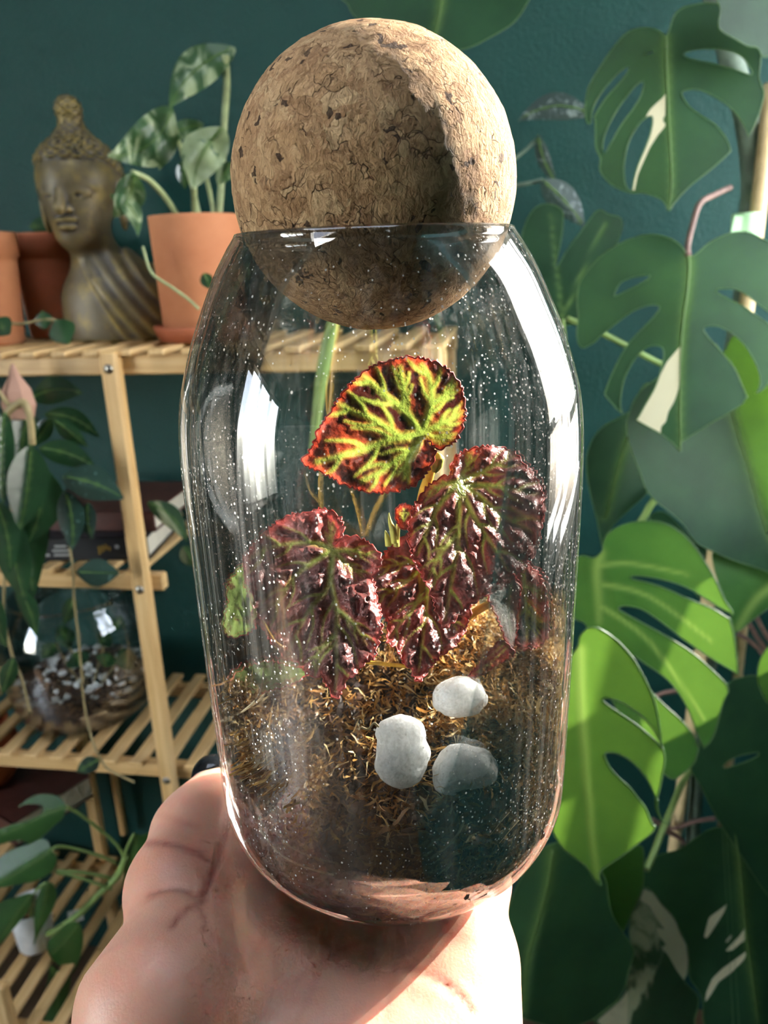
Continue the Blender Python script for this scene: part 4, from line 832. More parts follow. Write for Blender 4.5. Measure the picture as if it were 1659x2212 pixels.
pleaf(K2([(540, 28), (612, 80), (632, 200), (602, 300), (540, 430), (440, 590), (378, 742), (392, 600), (384, 400), (402, 250), (455, 110)]), Yl-.075, K2([(540, 30)])[0], K2([(380, 740)])[0], K2([(538, 40), (500, 260), (390, 720)]), fl=.3, fr=.3)
pleaf(K2([(640, 600), (740, 500), (870, 480), (930, 620), (900, 860), (800, 1060), (700, 1000), (600, 905), (535, 800), (540, 690)]), Yl-.05, K2([(880, 500)])[0], K2([(560, 860)])[0], K2([(870, 510), (740, 680), (570, 840)]), fl=.2, fr=.2)
pleaf(K2([(572, 958), (640, 1010), (720, 1020), (790, 1070), (760, 1350), (720, 1700), (520, 1700), (482, 1350), (530, 1150)]), Yl-.06, K2([(580, 970)])[0], K2([(640, 1690)])[0], K2([(580, 970), (640, 1200), (640, 1660)]), fl=.2, fr=.2)
pleaf(K1([(1500, 940), (1580, 960), (1680, 930), (1700, 1100), (1600, 1250), (1480, 1420), (1380, 1560), (1400, 1350), (1450, 1180), (1480, 1050)]), Yl-.03, K1([(1500, 940)])[0], K1([(1390, 1540)])[0], K1([(1500, 950), (1520, 1150), (1400, 1500)]), fl=.3, fr=.1)
def pst(q, Y): px_tube('petiole', q, Y, .0026, MT['petiole'], ph, 6)
hub = (268, 1858)
pst(K1([(735, 640), (850, 690), (1000, 800), (1200, 960), (1330, 1090), (1390, 1200)]), [Yl-.06, Yl-.05, Yl-.04, Yl-.03, Yl-.03, Yl-.03]); pst(K1([(572, 1120), (660, 1080), (850, 1110), (1100, 1180), (1300, 1260)]), [Yl-.08, Yl-.07, Yl-.05, Yl-.04, Yl-.03])
pst(K1([(620, 1355), (800, 1360), (1050, 1390), (1250, 1440)]), [Yl-.06, Yl-.05, Yl-.04, Yl-.03]); pst(K1([(640, 1370), (850, 1420), (1100, 1500), (1250, 1560)]), [Yl-.06, Yl-.05, Yl-.04, Yl-.03]); pst(K1([(1390, 1200), (1430, 1080), (1500, 940)]), Yl-.03)
pst(K2([(540, 30), (440, 90), (380, 180), (355, 320), (350, 420)]), [Yl-.07, Yl-.07, Yl-.06, Yl-.04, Yl-.02])
px_tube('main_stem', [(272, 1850), (255, 1890), (215, 1930), (170, 1975), (120, 2010), (85, 2020)], [Yl-.03, Yl-.03, Yl-.03, Yl-.03, Yl-.02, Yl], .006, MT['petiole'], ph)
wc = onshelf(165, .09, 4)
tg = thing('plant_label', 'white card label with a grey ring printed on it, beside the white pot', 'label', wc, .3)
q = MB(); q.box((0, 0, .010), (.026, .0015, .020), .0003, Matrix.Rotation(-.5, 3, 'X')); q.build('card', MT['ceramic'], tg, local=True)
q = MB(); q.lathe([(.0045, -.0004), (.0062, -.0004), (.0062, .0004), (.0045, .0004)], 20, (0, 0, 0), True); o = q.build('ring_print', MT['innertag'], tg, local=True); o.rotation_euler = (math.pi/2-.5, 0, 0); o.location = (0, -.0011, .0105)
# ------------------------------------------------------------------ the jar in the hand, its cork ball and what grows inside
JC = np.array([0.0, 0.2, 0.0]); JZ = 1.40                     # jar axis, heights below are given from the camera's height
out_p = [(.0, -.1705), (.010, -.1705), (.0265, -.1700), (.0325, -.1688), (.0385, -.1662), (.0437, -.1620), (.0474, -.1568), (.0497, -.1510), (.0506, -.1450), (.0511, -.1250), (.0516, -.1000), (.0519, -.0750), (.0521, -.0600), (.0521, -.0480), (.0517, -.0390), (.0507, -.0310), (.0489, -.0240), (.0462, -.0160), (.0430, -.0085), (.0395, -.0010), (.0362, .0045), (.0342, .0074)]
out_s = spline(np.array(out_p), 4)
def jar_r(z): return np.interp(z, out_s[:, 1], out_s[:, 0])
TH = .0019
nrm = np.gradient(out_s, axis=0); nrm /= np.linalg.norm(nrm, axis=1)[:, None]+1e-12; nrm = np.stack([-nrm[:, 1], nrm[:, 0]], -1)
inn = out_s+nrm*TH; inn[:, 0] = np.maximum(inn[:, 0], 0); inn[0, 0] = 0; inn = inn[inn[:, 1] < .0066]
rim = [(.0338, .0082), (.0330, .0082), (.0325, .0076)]
prof = np.vstack([out_s, rim, inn[::-1]])
b = MB(); b.lathe(prof, 160, (0, .2, 1.40))
n_out = (len(out_s)+1)*160
jar = mesh_obj('terrarium_jar', np.concatenate(b.V), b.F, None, origin=(0, .2, 1.40-.1705), mats=[MT['glass'], MT['glass2']], midx=[0 if i < n_out else 1 for i in range(len(b.F))])
tag(jar, 'dusty clear glass terrarium jar with rounded shoulders held up on the palm', 'jar')
# cork ball
bc = W(808, 400, .2); BR = .0338
bm = bmesh.new(); bmesh.ops.create_icosphere(bm, subdivisions=6, radius=BR)
Vb = np.array([v.co[:] for v in bm.verts]); Fb = [[v.index for v in f.verts] for f in bm.faces]; bm.free()
dn = Vb/BR; Vb = Vb*(1+.004*fbm(dn*9, 3)+.0035*vnoise(dn*45))[:, None]
tag(mesh_obj('cork_ball', Vb+bc, Fb, MT['cork'], origin=bc), 'big round pressed-cork ball stopper resting in the jar mouth', 'stopper')

# substrate
def soil_top(x, y):
    r = np.hypot(x, y-.2); a = np.arctan2(y-.2, x)
    z = -.127+.011*np.clip(x/.05, -1, 1)+.004*np.clip((y-.2)/.05, -1, 1)+.0035*fbm(np.stack([x*160, y*160, 0*x], -1), 3)
    z = z-.006*np.exp(-(((x+.018)/.018)**2+((y-.16)/.014)**2))
    return z
nth, nr, nz = 200, 44, 50
th = np.linspace(0, 2*np.pi, nth, endpoint=False); rings = []
def side_r(z, dr=0): return np.maximum(jar_r(z)-TH-.0016, .001)
zt_edge = soil_top(.0475*np.cos(th), .2+.0475*np.sin(th))
for rr in np.linspace(.02, 1, nr):                                     # top, centre to edge
    x = .0475*rr*np.cos(th); y = .2+.0475*rr*np.sin(th); rings.append(np.stack([x, y, soil_top(x, y)], -1))
for t in np.linspace(.03, 1, nz):                                      # side down to the bottom
    z = zt_edge+( -.1678-zt_edge)*t; q = np.stack([np.cos(th)*6, np.sin(th)*6, z*130], -1)
    left = np.clip((-np.cos(th-.35)-.55)/.4, 0, 1)*np.clip((z+.150)/.02, 0, 1)
    r = side_r(z)-.0012*np.clip(fbm(q, 3)+.2, 0, 2)-.006*left
    rings.append(np.stack([r*np.cos(th), .2+r*np.sin(th), z], -1))
for rr in np.linspace(.9, .02, 12): rings.append(np.stack([rr*side_r(-.1678)*np.cos(th), .2+rr*side_r(-.1678)*np.sin(th), 0*th-.1678], -1))
V = np.concatenate(rings)+[0, 0, 1.40]; m = len(rings)
Fs = [(i*nth+j, (i+1)*nth+j, (i+1)*nth+(j+1) % nth, i*nth+(j+1) % nth) for i in range(m-1) for j in range(nth)]
tag(mesh_obj('potting_substrate', V, Fs, MT['soil']), 'dark moist potting mix filling the bottom of the held jar', 'soil', kind='stuff')
# sphagnum, bark, roots
def ribbons(n, where, ln, wd, curl, seed):
    g = np.random.default_rng(seed); VV = []; FF = []; RN = []; k = 0
    for i in range(n):
        p = where(g); L = g.uniform(*ln); w = g.uniform(*wd); d = g.normal(size=3); d[2] *= .5; d /= np.linalg.norm(d); sd = g.normal(size=3); rv = np.clip(g.normal(.55, .27), 0, 1)
        for s in range(5):
            sd -= d*(sd@d); sd /= np.linalg.norm(sd)+1e-9; ww = w*(1-abs(s-1.8)/3.2)
            VV += [p-sd*ww, p+sd*ww]; RN += [rv, rv]
            if s: FF.append((k+2*s-2, k+2*s-1, k+2*s+1, k+2*s))
            p = p+d*L/4; d = d+g.normal(size=3)*curl; d /= np.linalg.norm(d); sd = sd+g.normal(size=3)*.4
            rr = np.hypot(p[0], p[1]-.2); lim = jar_r(p[2]-1.40)-TH-.0006
            if rr > lim: p = np.array([p[0]*lim/rr, .2+(p[1]-.2)*lim/rr, p[2]])
        k += 10
    return np.array(VV), FF, RN
def on_top(cond, lift):
    def f(g):
        while True:
            a = g.uniform(0, 6.283); r = .047*math.sqrt(g.uniform()); x, y = r*math.cos(a), .2+r*math.sin(a)
            if g.uniform() < cond(x, y):
                z = float(soil_top(np.array([x]), np.array([y]))[0]); return np.array([x, y, 1.40+z+abs(g.normal())*lift])
    return f
def at_glass(a0, a1, z0, z1):
    def f(g):
        a = g.uniform(a0, a1); z = g.uniform(z0, z1); r = jar_r(z)-TH-.0009-abs(g.normal())*.0006
        return np.array([r*math.cos(a), .2+r*math.sin(a), 1.40+z])
    return f
def path(px, Y, sp, lift=0):
    P = spline(W(np.array([p[0] for p in px]), np.array([p[1] for p in px]), np.array(Y)), 10)
    def f(g): return P[g.integers(len(P))]+g.normal(size=3)*sp
    return f
sets = [ribbons(5200, on_top(lambda x, y: .9 if x > .012 else .3, .0028), (.0025, .007), (.00018, .0006), .45, 1),
        ribbons(4200, at_glass(-.8, .9, -.142, -.109), (.0025, .007), (.00018, .0006), .45, 2),
        ribbons(700, at_glass(-1.7, -.3, -.158, -.134), (.003, .009), (.0002, .0008), .6, 5),
        ribbons(1500, path([(500, 1495), (545, 1545), (595, 1590), (640, 1640), (665, 1690)], [.176, .172, .168, .166, .165], .0016), (.0025, .006), (.0002, .0006), .7, 3),
        ribbons(500, path([(540, 1590), (530, 1650), (580, 1690), (640, 1700), (660, 1770)], [.170, .166, .162, .160, .158], .002), (.003, .007), (.0002, .0008), .6, 6),
        ribbons(1400, path([(1010, 1350), (1040, 1380), (1000, 1420), (960, 1440)], [.215, .216, .21, .205], .004), (.0025, .006), (.0002, .0006), .7, 4)]
VV = []; FF = []; RN = []; k = 0
for v, f, r in sets: VV.append(v); FF += [tuple(i+k for i in q) for q in f]; RN += list(r); k += len(v)
o = mesh_obj('sphagnum_moss', np.concatenate(VV), FF, MT['moss']); attr(o, 'rnd', RN)
tag(o, 'golden dried sphagnum strands tangled over the soil and pressed to the jar wall', 'moss', kind='stuff')
v, f, r = ribbons(260, on_top(lambda x, y: .8, .001), (.004, .009), (.001, .0024), .3, 8); v2, f2, r2 = ribbons(150, at_glass(-2.6, -.4, -.158, -.125), (.003, .008), (.0006, .0018), .35, 9)
o = mesh_obj('bark_chips', np.concatenate([v, v2]), f+[tuple(i+len(v) for i in q) for q in f2], MT['bark']); attr(o, 'rnd', r+r2)
tag(o, 'scattered brown bark shreds mixed through the substrate in the held jar', 'bark', kind='stuff')
roots = [[(895, 1935), (915, 1950), (965, 1955), (1010, 1935), (1012, 1915)], [(930, 1855), (975, 1820), (1000, 1780), (998, 1770)], [(1040, 1905), (1085, 1890), (1115, 1865)], [(780, 1570), (795, 1575), (808, 1562), (818, 1570)], [(1075, 1820), (1100, 1790), (1118, 1770)], [(560, 1790), (600, 1840), (650, 1870), (720, 1890)], [(480, 1560), (520, 1540), (560, 1500), (570, 1440)]]
for i, r in enumerate(roots):
    P = []
    for (x, y) in r:                                                   # lay each root against the inside of the front wall
        lo_, hi_ = .145, .2
        for _ in range(30):
            Ym = (lo_+hi_)/2; p = W(x, y, Ym); inside = np.hypot(p[0], p[1]-.2) < jar_r(p[2]-1.40)-TH-.0005
            if inside: hi_ = Ym
            else: lo_ = Ym
        P.append(W(x, y, hi_))
    bb = MB(); bb.tube(spline(P, 8), [.00028 if i != 4 else .0006], 5)
    tag(bb.build('root_thread', MT['root'], smooth=True), ['pale root curling at the very bottom of the held jar', 'thin root rising below the white stones', 'short pale root beside the lower right curve of the jar', 'white curled root left of the largest stone', 'straight straw pressed against the right jar wall', 'long faint root across the dark lower left of the jar', 'wispy dry rootlet climbing the left jar wall'][i], 'root')
# pumice stones
def in_jar(P): return np.hypot(P[:, 0], P[:, 1]-.2)-(jar_r(P[:, 2]-1.40)-TH-.0005)
def stone(cx, cy, Y, rx, ry, label, seed, lumps):
    s = Y*1.1/FPX; c = W(cx, cy, Y); rx, ry = rx*s, ry*s; g = np.random.default_rng(seed)
    def fn(P):
        q = P-c; u = q@RT; v = q@UP; w = q@FW
        d = ell_sd(np.stack([u, v, w], -1), (0, 0, 0), (rx, ry, min(rx, ry)*.85))
        for (lx, ly, lr) in lumps: d = smin(d, np.linalg.norm(np.stack([u-lx*rx, v-ly*ry, w+.2*rx], -1), axis=1)-lr*rx, .0022)
        return d+.00055*vnoise(q*230+seed*9)+.00025*vnoise(q*620+seed)+.00012*vnoise(q*2300)
    V, Fq = surfnet(lambda P: np.maximum(fn(P), in_jar(P)), c-1.5*max(rx, ry), c+1.5*max(rx, ry), .0005)
    return tag(mesh_obj('pumice_stone', V, Fq, MT['pumice']), label, 'stone', 'white pumice stones in the jar')
stone(866, 1628, .163, 58, 76, 'largest upright white pumice stone, lobed along its top edge', 1, [(-.55, .75, .42), (0, .9, .45), (.55, .7, .4), (.7, .1, .4), (-.3, -.3, .7)])
stone(1002, 1658, .1625, 70, 46, 'low oval white pumice stone with a brown moss shred on it', 2, [(-.5, -.5, .5), (.5, .1, .6), (-.2, .4, .5)])
stone(988, 1508, .182, 58, 40, 'pointed white pumice stone farthest back, behind the other two', 3, [(.1, .6, .45), (.6, 0, .45), (-.3, .1, .5)])
def lump(name, cx, cy, Y, r, mat, label, cat, seed):
    c = W(cx, cy, Y)
    def fn(P): q = P-c; return np.linalg.norm(q*[1, 1, 1.25], axis=1)-r+.0022*fbm(q*230+seed, 3)
    V, Fq = surfnet(lambda P: np.maximum(fn(P), in_jar(P)), c-1.7*r, c+1.7*r, .0006); return tag(mesh_obj(name, V, Fq, mat), label, cat)
lump('charcoal_chunk', 1060, 1835, .165, .0065, MT['char'], 'black charcoal chunk against the right front of the held jar', 'charcoal', 4)
lump('charcoal_chunk', 985, 1900, .162, .006, MT['char'], 'lower black charcoal chunk just above the jar base', 'charcoal', 8)

# begonia
C3 = cr(800, 700, 3.456); C4 = cr(420, 1060, 3.770); CB5 = cr(780, 1060, 3.318)
beg = thing('begonia_plant', 'red and green begonia with toothed puckered leaves growing inside the held jar', 'plant', W(890, 1440, .195))
def bleaf(outline, Y0, att, tip, veins, mat, gx=0, gz=0, bend=0, cl=0, relief=.0022, teeth=(6, 15), vw=8.5, vfade=.6, fl=0, fr=0, step=4.6, lab=None):
    vv = []
    for q in veins:
        q = np.array(q, float); vv.append((q, 1.0))
        if len(q) >= 3:                                                # side veins
            S = spline(q, 6); n = len(S); Lq = np.linalg.norm(q[-1]-q[0])
            for f_, sgn in ((.35, 1), (.5, -1), (.66, 1), (.8, -1)):
                i = int(f_*(n-1)); d = S[min(i+2, n-1)]-S[max(i-2, 0)]; d /= np.linalg.norm(d)+1e-9
                a = sgn*.75; d2 = np.array([d[0]*math.cos(a)-d[1]*math.sin(a), d[0]*math.sin(a)+d[1]*math.cos(a)])
                vv.append((np.array([S[i], S[i]+d2*Lq*.16, S[i]+(d2+d*.5)*Lq*.27]), .55))
    fn = sheet(Y0, att, tip, gx=gx, gz=gz, bend=bend, cl=cl, fl=fl, fr=fr, wav=.0012, ws=45)
    return px_leaf('leaf', outline, fn, mat, beg, veins=vv, vw=vw, step=step, teeth=teeth, relief=relief, margin=.00022, mar_mat=MT['begmar'], label=lab, rel_w=12, vfade=vfade)

L1 = [(932, 962), (945, 968), (962, 964), (985, 945), (998, 915), (1003, 885), (998, 850), (985, 820), (965, 800), (940, 785), (910, 777), (880, 774), (855, 777), (825, 786), (800, 797), (780, 811), (755, 836), (735, 860), (720, 885), (705, 905), (690, 930), (681, 955), (668, 980), (655, 998), (670, 1007), (695, 1018), (720, 1030), (745, 1045), (770, 1054), (800, 1061), (835, 1061), (870, 1054), (895, 1044), (913, 1026), (928, 1006), (937, 985), (934, 968), (922, 950)]
a1 = (912, 936)
V1 = [C3([(385, 820), (240, 845), (120, 870), (0, 920), (-220, 985), (-400, 1030)]), C3([(385, 820), (240, 845), (130, 780), (0, 700), (-160, 640), (-260, 580)]), C3([(385, 820), (330, 740), (240, 630), (120, 540), (0, 430), (-100, 370)]), C3([(240, 630), (250, 500), (220, 330)]), C3([(385, 820), (430, 700), (460, 580), (440, 400), (380, 310)]), C3([(460, 600), (560, 530), (640, 440)]), C3([(385, 820), (520, 750), (690, 660)]), C3([(390, 830), (500, 850), (620, 860)]), C3([(385, 820), (330, 920), (200, 1010), (80, 1100), (-60, 1170)]), C3([(330, 920), (270, 1040), (250, 1150)])]
bleaf(L1, .192, a1, (655, 998), V1, MT['beg'], gx=.15, gz=-.15, bend=.05, relief=.0016, vfade=.25, vw=10, lab='glowing backlit top leaf, green-veined and red')
L2 = [(973, 1027), (976, 1008), (985, 990), (1003, 979), (1030, 970), (1060, 966), (1090, 970), (1115, 985), (1135, 1010), (1155, 1035), (1167, 1060), (1171, 1090), (1172, 1120), (1165, 1150), (1158, 1180), (1150, 1202), (1135, 1225), (1111, 1243), (1081, 1268), (1051, 1284), (1018, 1301), (990, 1325), (961, 1354), (946, 1322), (937, 1289), (912, 1240), (893, 1205), (886, 1160), (889, 1120), (900, 1090), (920, 1060), (950, 1035)]
V2 = [[(992, 1040), (991, 1110), (988, 1180), (975, 1260), (962, 1340)], [(992, 1040), (1045, 1080), (1085, 1115), (1150, 1150)], [(992, 1040), (1015, 1100), (1055, 1165), (1100, 1235)], [(992, 1040), (1040, 1020), (1080, 1000), (1110, 985)], [(1010, 1050), (1070, 1050), (1160, 1070)], [(992, 1040), (1010, 1005), (1020, 975)], [(992, 1040), (950, 1090), (925, 1140), (900, 1200)], [(992, 1040), (950, 1050), (915, 1070)], [(990, 1150), (950, 1200), (925, 1250)]]
bleaf(L2, .197, (992, 1040), (961, 1354), V2, MT['beg2'], vw=8, gx=.2, gz=.8, relief=.0028, fl=.1, lab='maroon right leaf with yellow-green radiating veins')
V3 = [C4([(1125, 490), (1110, 740), (1160, 970), (1150, 1200), (1160, 1420), (1145, 1640)]), C4([(1125, 490), (1090, 780), (950, 950), (840, 1150), (760, 1330)]), C4([(1125, 490), (1000, 560), (800, 710), (700, 880), (520, 1000)]), C4([(1125, 490), (1000, 430), (800, 430), (600, 470), (450, 560)]), C4([(1125, 490), (1100, 400), (1130, 260)]), C4([(1125, 490), (1250, 600), (1370, 700)]), C4([(1125, 490), (1300, 490), (1480, 550)]), C4([(1160, 970), (1290, 1080), (1400, 1250)]), C4([(1140, 1180), (1000, 1330), (950, 1450)])]
L3 = C4([(1130, 440), (1195, 385), (1203, 330), (1190, 260), (1160, 210), (1100, 172), (1030, 155), (960, 172), (900, 190), (830, 195), (760, 218), (690, 250), (640, 300), (590, 335), (550, 390), (500, 435), (465, 485), (425, 545), (408, 605), (415, 665), (408, 740), (435, 795), (450, 860), (475, 905), (480, 960), (490, 1010), (500, 1065), (555, 1105), (600, 1165), (635, 1235), (690, 1280), (730, 1355), (800, 1365), (860, 1405), (900, 1460), (960, 1500), (1040, 1495), (1070, 1550), (1105, 1610), (1145, 1685), (1180, 1650), (1205, 1590), (1245, 1520), (1290, 1500), (1340, 1440), (1400, 1390), (1460, 1350), (1475, 1270), (1490, 1200), (1515, 1140), (1505, 1070), (1500, 980), (1475, 880), (1455, 780), (1435, 710), (1475, 645), (1515, 590), (1490, 505), (1440, 450), (1350, 402), (1260, 378), (1180, 395)])
bleaf(L3, .196, C4([(1125, 490)])[0], C4([(1145, 1685)])[0], V3, MT['beg2'], vw=8, gx=0, gz=.9, relief=.0029, cl=1.0, lab='large maroon left leaf with a pointed red tip')
L4 = CB5([(350, 310), (300, 345), (230, 400), (170, 465), (125, 540), (65, 620), (90, 690), (110, 800), (170, 880), (205, 960), (195, 1075), (260, 1120), (290, 1180), (315, 1240), (370, 1280), (402, 1360), (440, 1335), (500, 1250), (560, 1180), (640, 1130), (700, 1060), (740, 1000), (768, 900), (775, 800), (700, 650), (600, 500), (500, 400), (420, 330)])
V4 = [CB5([(470, 430), (475, 750), (450, 1000), (410, 1300)]), CB5([(470, 520), (330, 650), (200, 730), (110, 760)]), CB5([(470, 620), (400, 800), (280, 950), (210, 1050)]), CB5([(460, 500), (300, 520), (120, 560)]), CB5([(475, 700), (600, 850), (690, 1000)])]
bleaf(L4, .207, CB5([(470, 430)])[0], CB5([(402, 1360)])[0], V4, MT['beg2'], vw=6, gx=.2, gz=.85, relief=.0036, lab='maroon lower leaf behind the other two, silvery where it catches light')
bleaf(CB5([(1130, 560), (1195, 545), (1260, 600), (1300, 680), (1320, 780), (1338, 900), (1328, 1020), (1295, 1098), (1200, 1118), (1120, 1138), (1090, 1000), (1110, 850), (1120, 700)]), .196, CB5([(1150, 600)])[0], CB5([(1200, 1110)])[0], [CB5([(1160, 580), (1180, 800), (1190, 1090)]), CB5([(1165, 680), (1250, 720), (1310, 790)]), CB5([(1180, 850), (1250, 930), (1310, 1000)])], MT['beg'], gx=.8, relief=.0018, vw=4, lab='bright red curled leaf at the right wall')
bleaf(CB5([(915, 760), (960, 720), (1010, 690), (1080, 645), (1128, 690), (1130, 780), (1112, 900), (1108, 1000), (1098, 1095), (1075, 1135), (1040, 1050), (1000, 950), (960, 850)]), .192, CB5([(1090, 660)])[0], CB5([(1080, 1130)])[0], [CB5([(1080, 670), (1060, 850), (1080, 1110)])], MT['beg3'], gx=1.0, relief=.0012, vw=3, lab='silver folded leaf half')
bleaf(CB5([(1010, 1080), (1060, 1120), (1090, 1150), (1075, 1190), (980, 1240), (880, 1305), (800, 1335), (765, 1335), (850, 1250), (930, 1150)]), .190, CB5([(1050, 1110)])[0], CB5([(770, 1335)])[0], [CB5([(1050, 1120), (930, 1230), (780, 1330)])], MT['beg2'], gz=.5, relief=.001, vw=3, teeth=(4, 12))
bleaf(C4([(430, 600), (335, 690), (275, 800), (285, 900), (265, 980), (255, 1140), (350, 1185), (470, 1120), (520, 1000), (520, 850), (500, 700)]), .196, C4([(430, 610)])[0], C4([(300, 1180)])[0], [C4([(430, 640), (380, 850), (310, 1120)]), C4([(400, 780), (330, 820), (280, 860)]), C4([(360, 950), (420, 1010), (480, 1040)])], MT['beggreen'], gx=-.2, relief=.0018, vw=5, lab='green and pink small leaf against the left wall')
bleaf(C4([(300, 1560), (400, 1460), (600, 1400), (760, 1430), (920, 1475), (800, 1560), (600, 1620), (400, 1650)]), .2, C4([(900, 1480)])[0], C4([(310, 1580)])[0], [C4([(900, 1480), (600, 1510), (320, 1580)])], MT['beggreen'], gz=1.0, relief=.0012, vw=4, lab='low green leaf added in place of a reflection on the glass')  # leaf added to stand for a reflection on the jar
px_tube('stem', [(890, 1440), (895, 1300), (900, 1180), (912, 1080), (926, 1030), (935, 985), (914, 938)], [.2, .212, .213, .208, .203, .198, .1925], [.0016, .0016, .0014, .0011], MT['begstem'], beg)
px_tube('stem', [(890, 1440), (905, 1300), (925, 1180), (950, 1090), (992, 1042)], [.195, .197, .2, .2, .198], [.0015, .0009], MT['begstem'], beg)
px_tube('stem', [(888, 1440), (850, 1330), (800, 1220), (760, 1195), (720, 1188)], [.195, .198, .2, .199, .197], [.0015, .0009], MT['begstem'], beg)
px_tube('stem', [(890, 1440), (915, 1350), (922, 1200)], [.195, .204, .208], [.0013, .0009], MT['begstem'], beg)
px_tube('stem', [(895, 1440), (1000, 1340), (1080, 1290), (1125, 1240)], [.195, .197, .198, .197], [.0014, .0009], MT['begstem'], beg)
px_tube('stem', [(885, 1440), (700, 1420), (600, 1400), (545, 1280)], [.195, .2, .2, .197], [.0006, .0005], MT['begstem'], beg)
px_tube('bud', [(938, 1020), (945, 1005), (948, 990), (945, 978)], .196, [.0006, .0014, .0015, .0002], MT['begbud'], beg)
px_tube('stipule', [(853, 1172), (850, 1150), (842, 1125), (840, 1108)], .193, [.0012, .0010, .0005, .0001], MT['begbud'], beg)
px_tube('stipule', [(840, 1178), (836, 1160), (832, 1146)], .193, [.0010, .0007, .0001], MT['begbud'], beg)
px_tube('stipule', [(856, 1180), (858, 1150), (862, 1125)], .193, [.0009, .0007, .0005], MT['begbud'], beg)
bleaf([(855, 1112), (858, 1098), (872, 1090), (888, 1096), (893, 1112), (886, 1130), (872, 1143), (861, 1130)], .192, (872, 1095), (872, 1143), [[(872, 1125), (866, 1112), (862, 1104)], [(872, 1125), (872, 1110), (874, 1098)], [(872, 1125), (880, 1112), (886, 1106)]], MT['beg'], relief=.001, vw=2, teeth=(3, 8), step=3.5, lab='tiny unfolding red leaf')
# ------------------------------------------------------------------ hand
def hj(x, y, z): return np.array([x, y, 1.40+z])
WR = hj(-.034, .100, -.262)
mcp = [hj(-.047, .200, -.1835), hj(-.022, .208, -.1850), hj(.003, .205, -.1850), hj(.024, .192, -.1825)]
pip = [hj(-.040, .242, -.1825), hj(-.018, .252, -.1840), hj(.006, .249, -.1840), hj(.026, .229, -.1815)]
dip = [hj(-.034, .264, -.1765), hj(-.014, .276, -.1770), hj(.009, .272, -.1770), hj(.027, .248, -.1760)]
tipf = [hj(-.030, .279, -.166), hj(-.011, .292, -.166), hj(.011, .287, -.166), hj(.028, .262, -.168)]
tm = W(388, 1910, .184); ti = W(420, 1800, .209); tt = W(462, 1705, .226)
cmc = W(358, 2175, .150)
def hand_sd(P):
    d = cone_sd(P, WR+[.0, -.10, -.09], WR, .030, .029)
    for i in range(4):
        base = WR+np.array([(-.016, -.006, .005, .015)[i], .02, .018])
        k = cone_sd(P, base, mcp[i], .019, (.0118, .0116, .0112, .0108)[i]); d = smin(d, k, .012)
    d = smin(d, ell_sd(P, hj(-.015, .156, -.1955), (.042, .045, .0225)), .012)               # palm body
    d = smin(d, cone_sd(P, cmc, tm+[.003, -.006, -.006], .0225, .0140), .013)               # thenar mound
    d = smin(d, cone_sd(P, hj(.004, .130, -.207), hj(.0175, .168, -.1865), .0195, .0145), .012)  # hypothenar
    th = cone_sd(P, tm+[.001, -.004, -.004], ti, .0120, .0104); th = smin(th, cone_sd(P, ti, tt, .0104, .0076), .016)
    th = smin(th, np.linalg.norm(P-tm-[-.003, 0, 0], axis=1)-.0112, .014)
    d = smin(d, th, .0045)
    for i in range(4):
        f = cone_sd(P, mcp[i], pip[i], .0102, .0090); f = smin(f, cone_sd(P, pip[i], dip[i], .0088, .0078), .003); f = smin(f, cone_sd(P, dip[i], tipf[i], .0078, .0066), .003)
        d = smin(d, f, .004)
    # the jar presses into the flesh
    r = np.hypot(P[:, 0], P[:, 1]-.2); z = P[:, 2]-1.40
    jr = np.hypot(np.maximum(r-.0256, 0), np.maximum(-.1455-z, 0))-.0252; jr = np.where(z > -.1455, r-.0513, jr); jr = np.where((r < .0256) & (z < -.1455), -.1708-z, jr)
    return np.maximum(d, -(jr-.0002))
V, Fq = surfnet(hand_sd, (-.10, .03, 1.40-.34), (.06, .31, 1.40-.13), .0014)
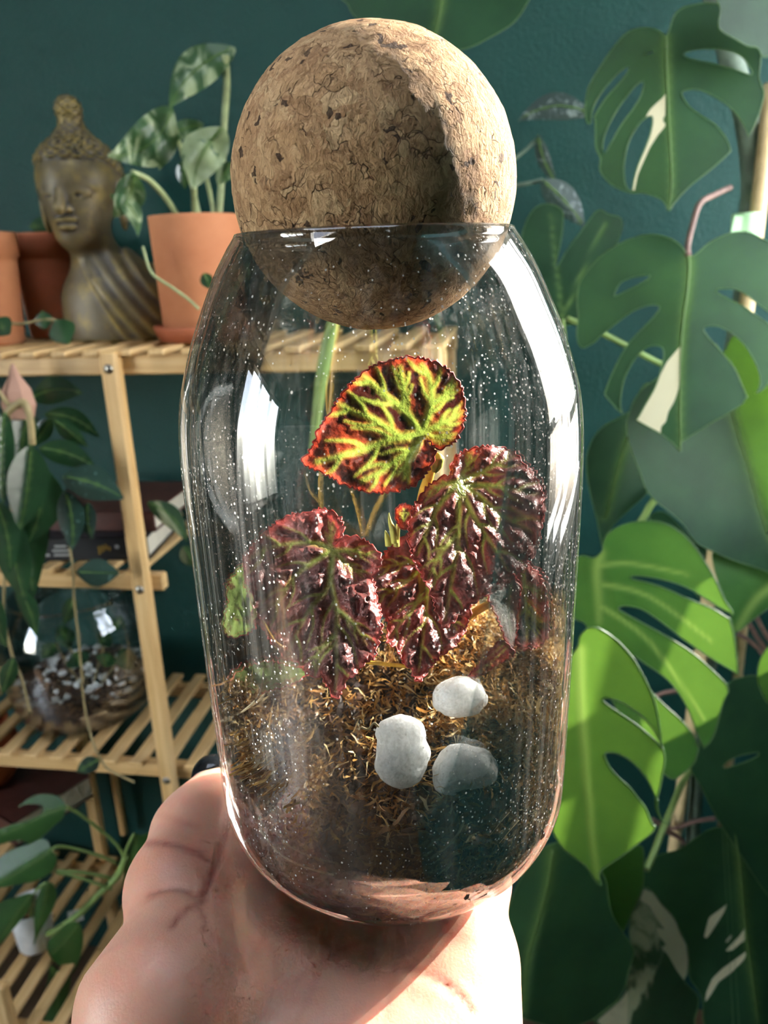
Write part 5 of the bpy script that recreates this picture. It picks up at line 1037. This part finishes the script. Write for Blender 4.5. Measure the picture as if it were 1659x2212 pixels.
creases = [([(494, 1760), (478, 1830), (455, 1900), (430, 1955)], 1.3, 9), ([(318, 1822), (360, 1822), (410, 1835), (452, 1862)], 1.0, 7), ([(325, 1935), (370, 1922), (405, 1928), (428, 1952)], .8, 7), ([(428, 1950), (400, 1968), (372, 2000)], 1.0, 7), ([(430, 1960), (440, 1985), (440, 2010)], .8, 6),
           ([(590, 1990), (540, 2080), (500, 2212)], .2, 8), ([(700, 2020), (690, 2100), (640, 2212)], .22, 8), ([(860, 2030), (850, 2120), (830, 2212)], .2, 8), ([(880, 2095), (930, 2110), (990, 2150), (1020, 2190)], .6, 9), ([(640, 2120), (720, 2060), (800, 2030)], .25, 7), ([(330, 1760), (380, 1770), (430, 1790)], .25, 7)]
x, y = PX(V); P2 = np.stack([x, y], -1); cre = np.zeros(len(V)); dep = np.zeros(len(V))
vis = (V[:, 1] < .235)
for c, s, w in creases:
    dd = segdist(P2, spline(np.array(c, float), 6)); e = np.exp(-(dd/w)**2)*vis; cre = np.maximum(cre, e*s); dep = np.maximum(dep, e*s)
dirs = V-CAM; dirs /= np.linalg.norm(dirs, axis=1)[:, None]
nv = np.zeros_like(V); fn_ = np.cross(V[Fq[:, 1]]-V[Fq[:, 0]], V[Fq[:, 2]]-V[Fq[:, 0]])
for k in range(4): np.add.at(nv, Fq[:, k], fn_)
nv /= np.linalg.norm(nv, axis=1)[:, None]+1e-12; face = np.clip(-(nv*dirs).sum(1), 0, 1)
V = V+dirs*(dep*.0016*face**1.2)[:, None]+dirs*(.0004*vnoise(V*160))[:, None]
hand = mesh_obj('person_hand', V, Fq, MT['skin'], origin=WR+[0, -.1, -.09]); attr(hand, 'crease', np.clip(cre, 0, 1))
tag(hand, 'bare left hand cupped under the jar, thumb up along its side', 'hand')
# dark thumb nail
nd = tt-ti; nd /= np.linalg.norm(nd)
def nail_sd(P):
    q = P-(tt+nd*.002+np.array([-.0035, .0055, .002])); return np.maximum(ell_sd(P, tt+nd*.0015+np.array([-.0012, .0035, .0012]), (.0078, .0078, .0078)), -(q@np.array([-.35, .6, .7])+.0015))
V, Fq = surfnet(nail_sd, tt-.014, tt+.016, .0006)
mesh_obj('nail', V, Fq, MT['nail'], hand)
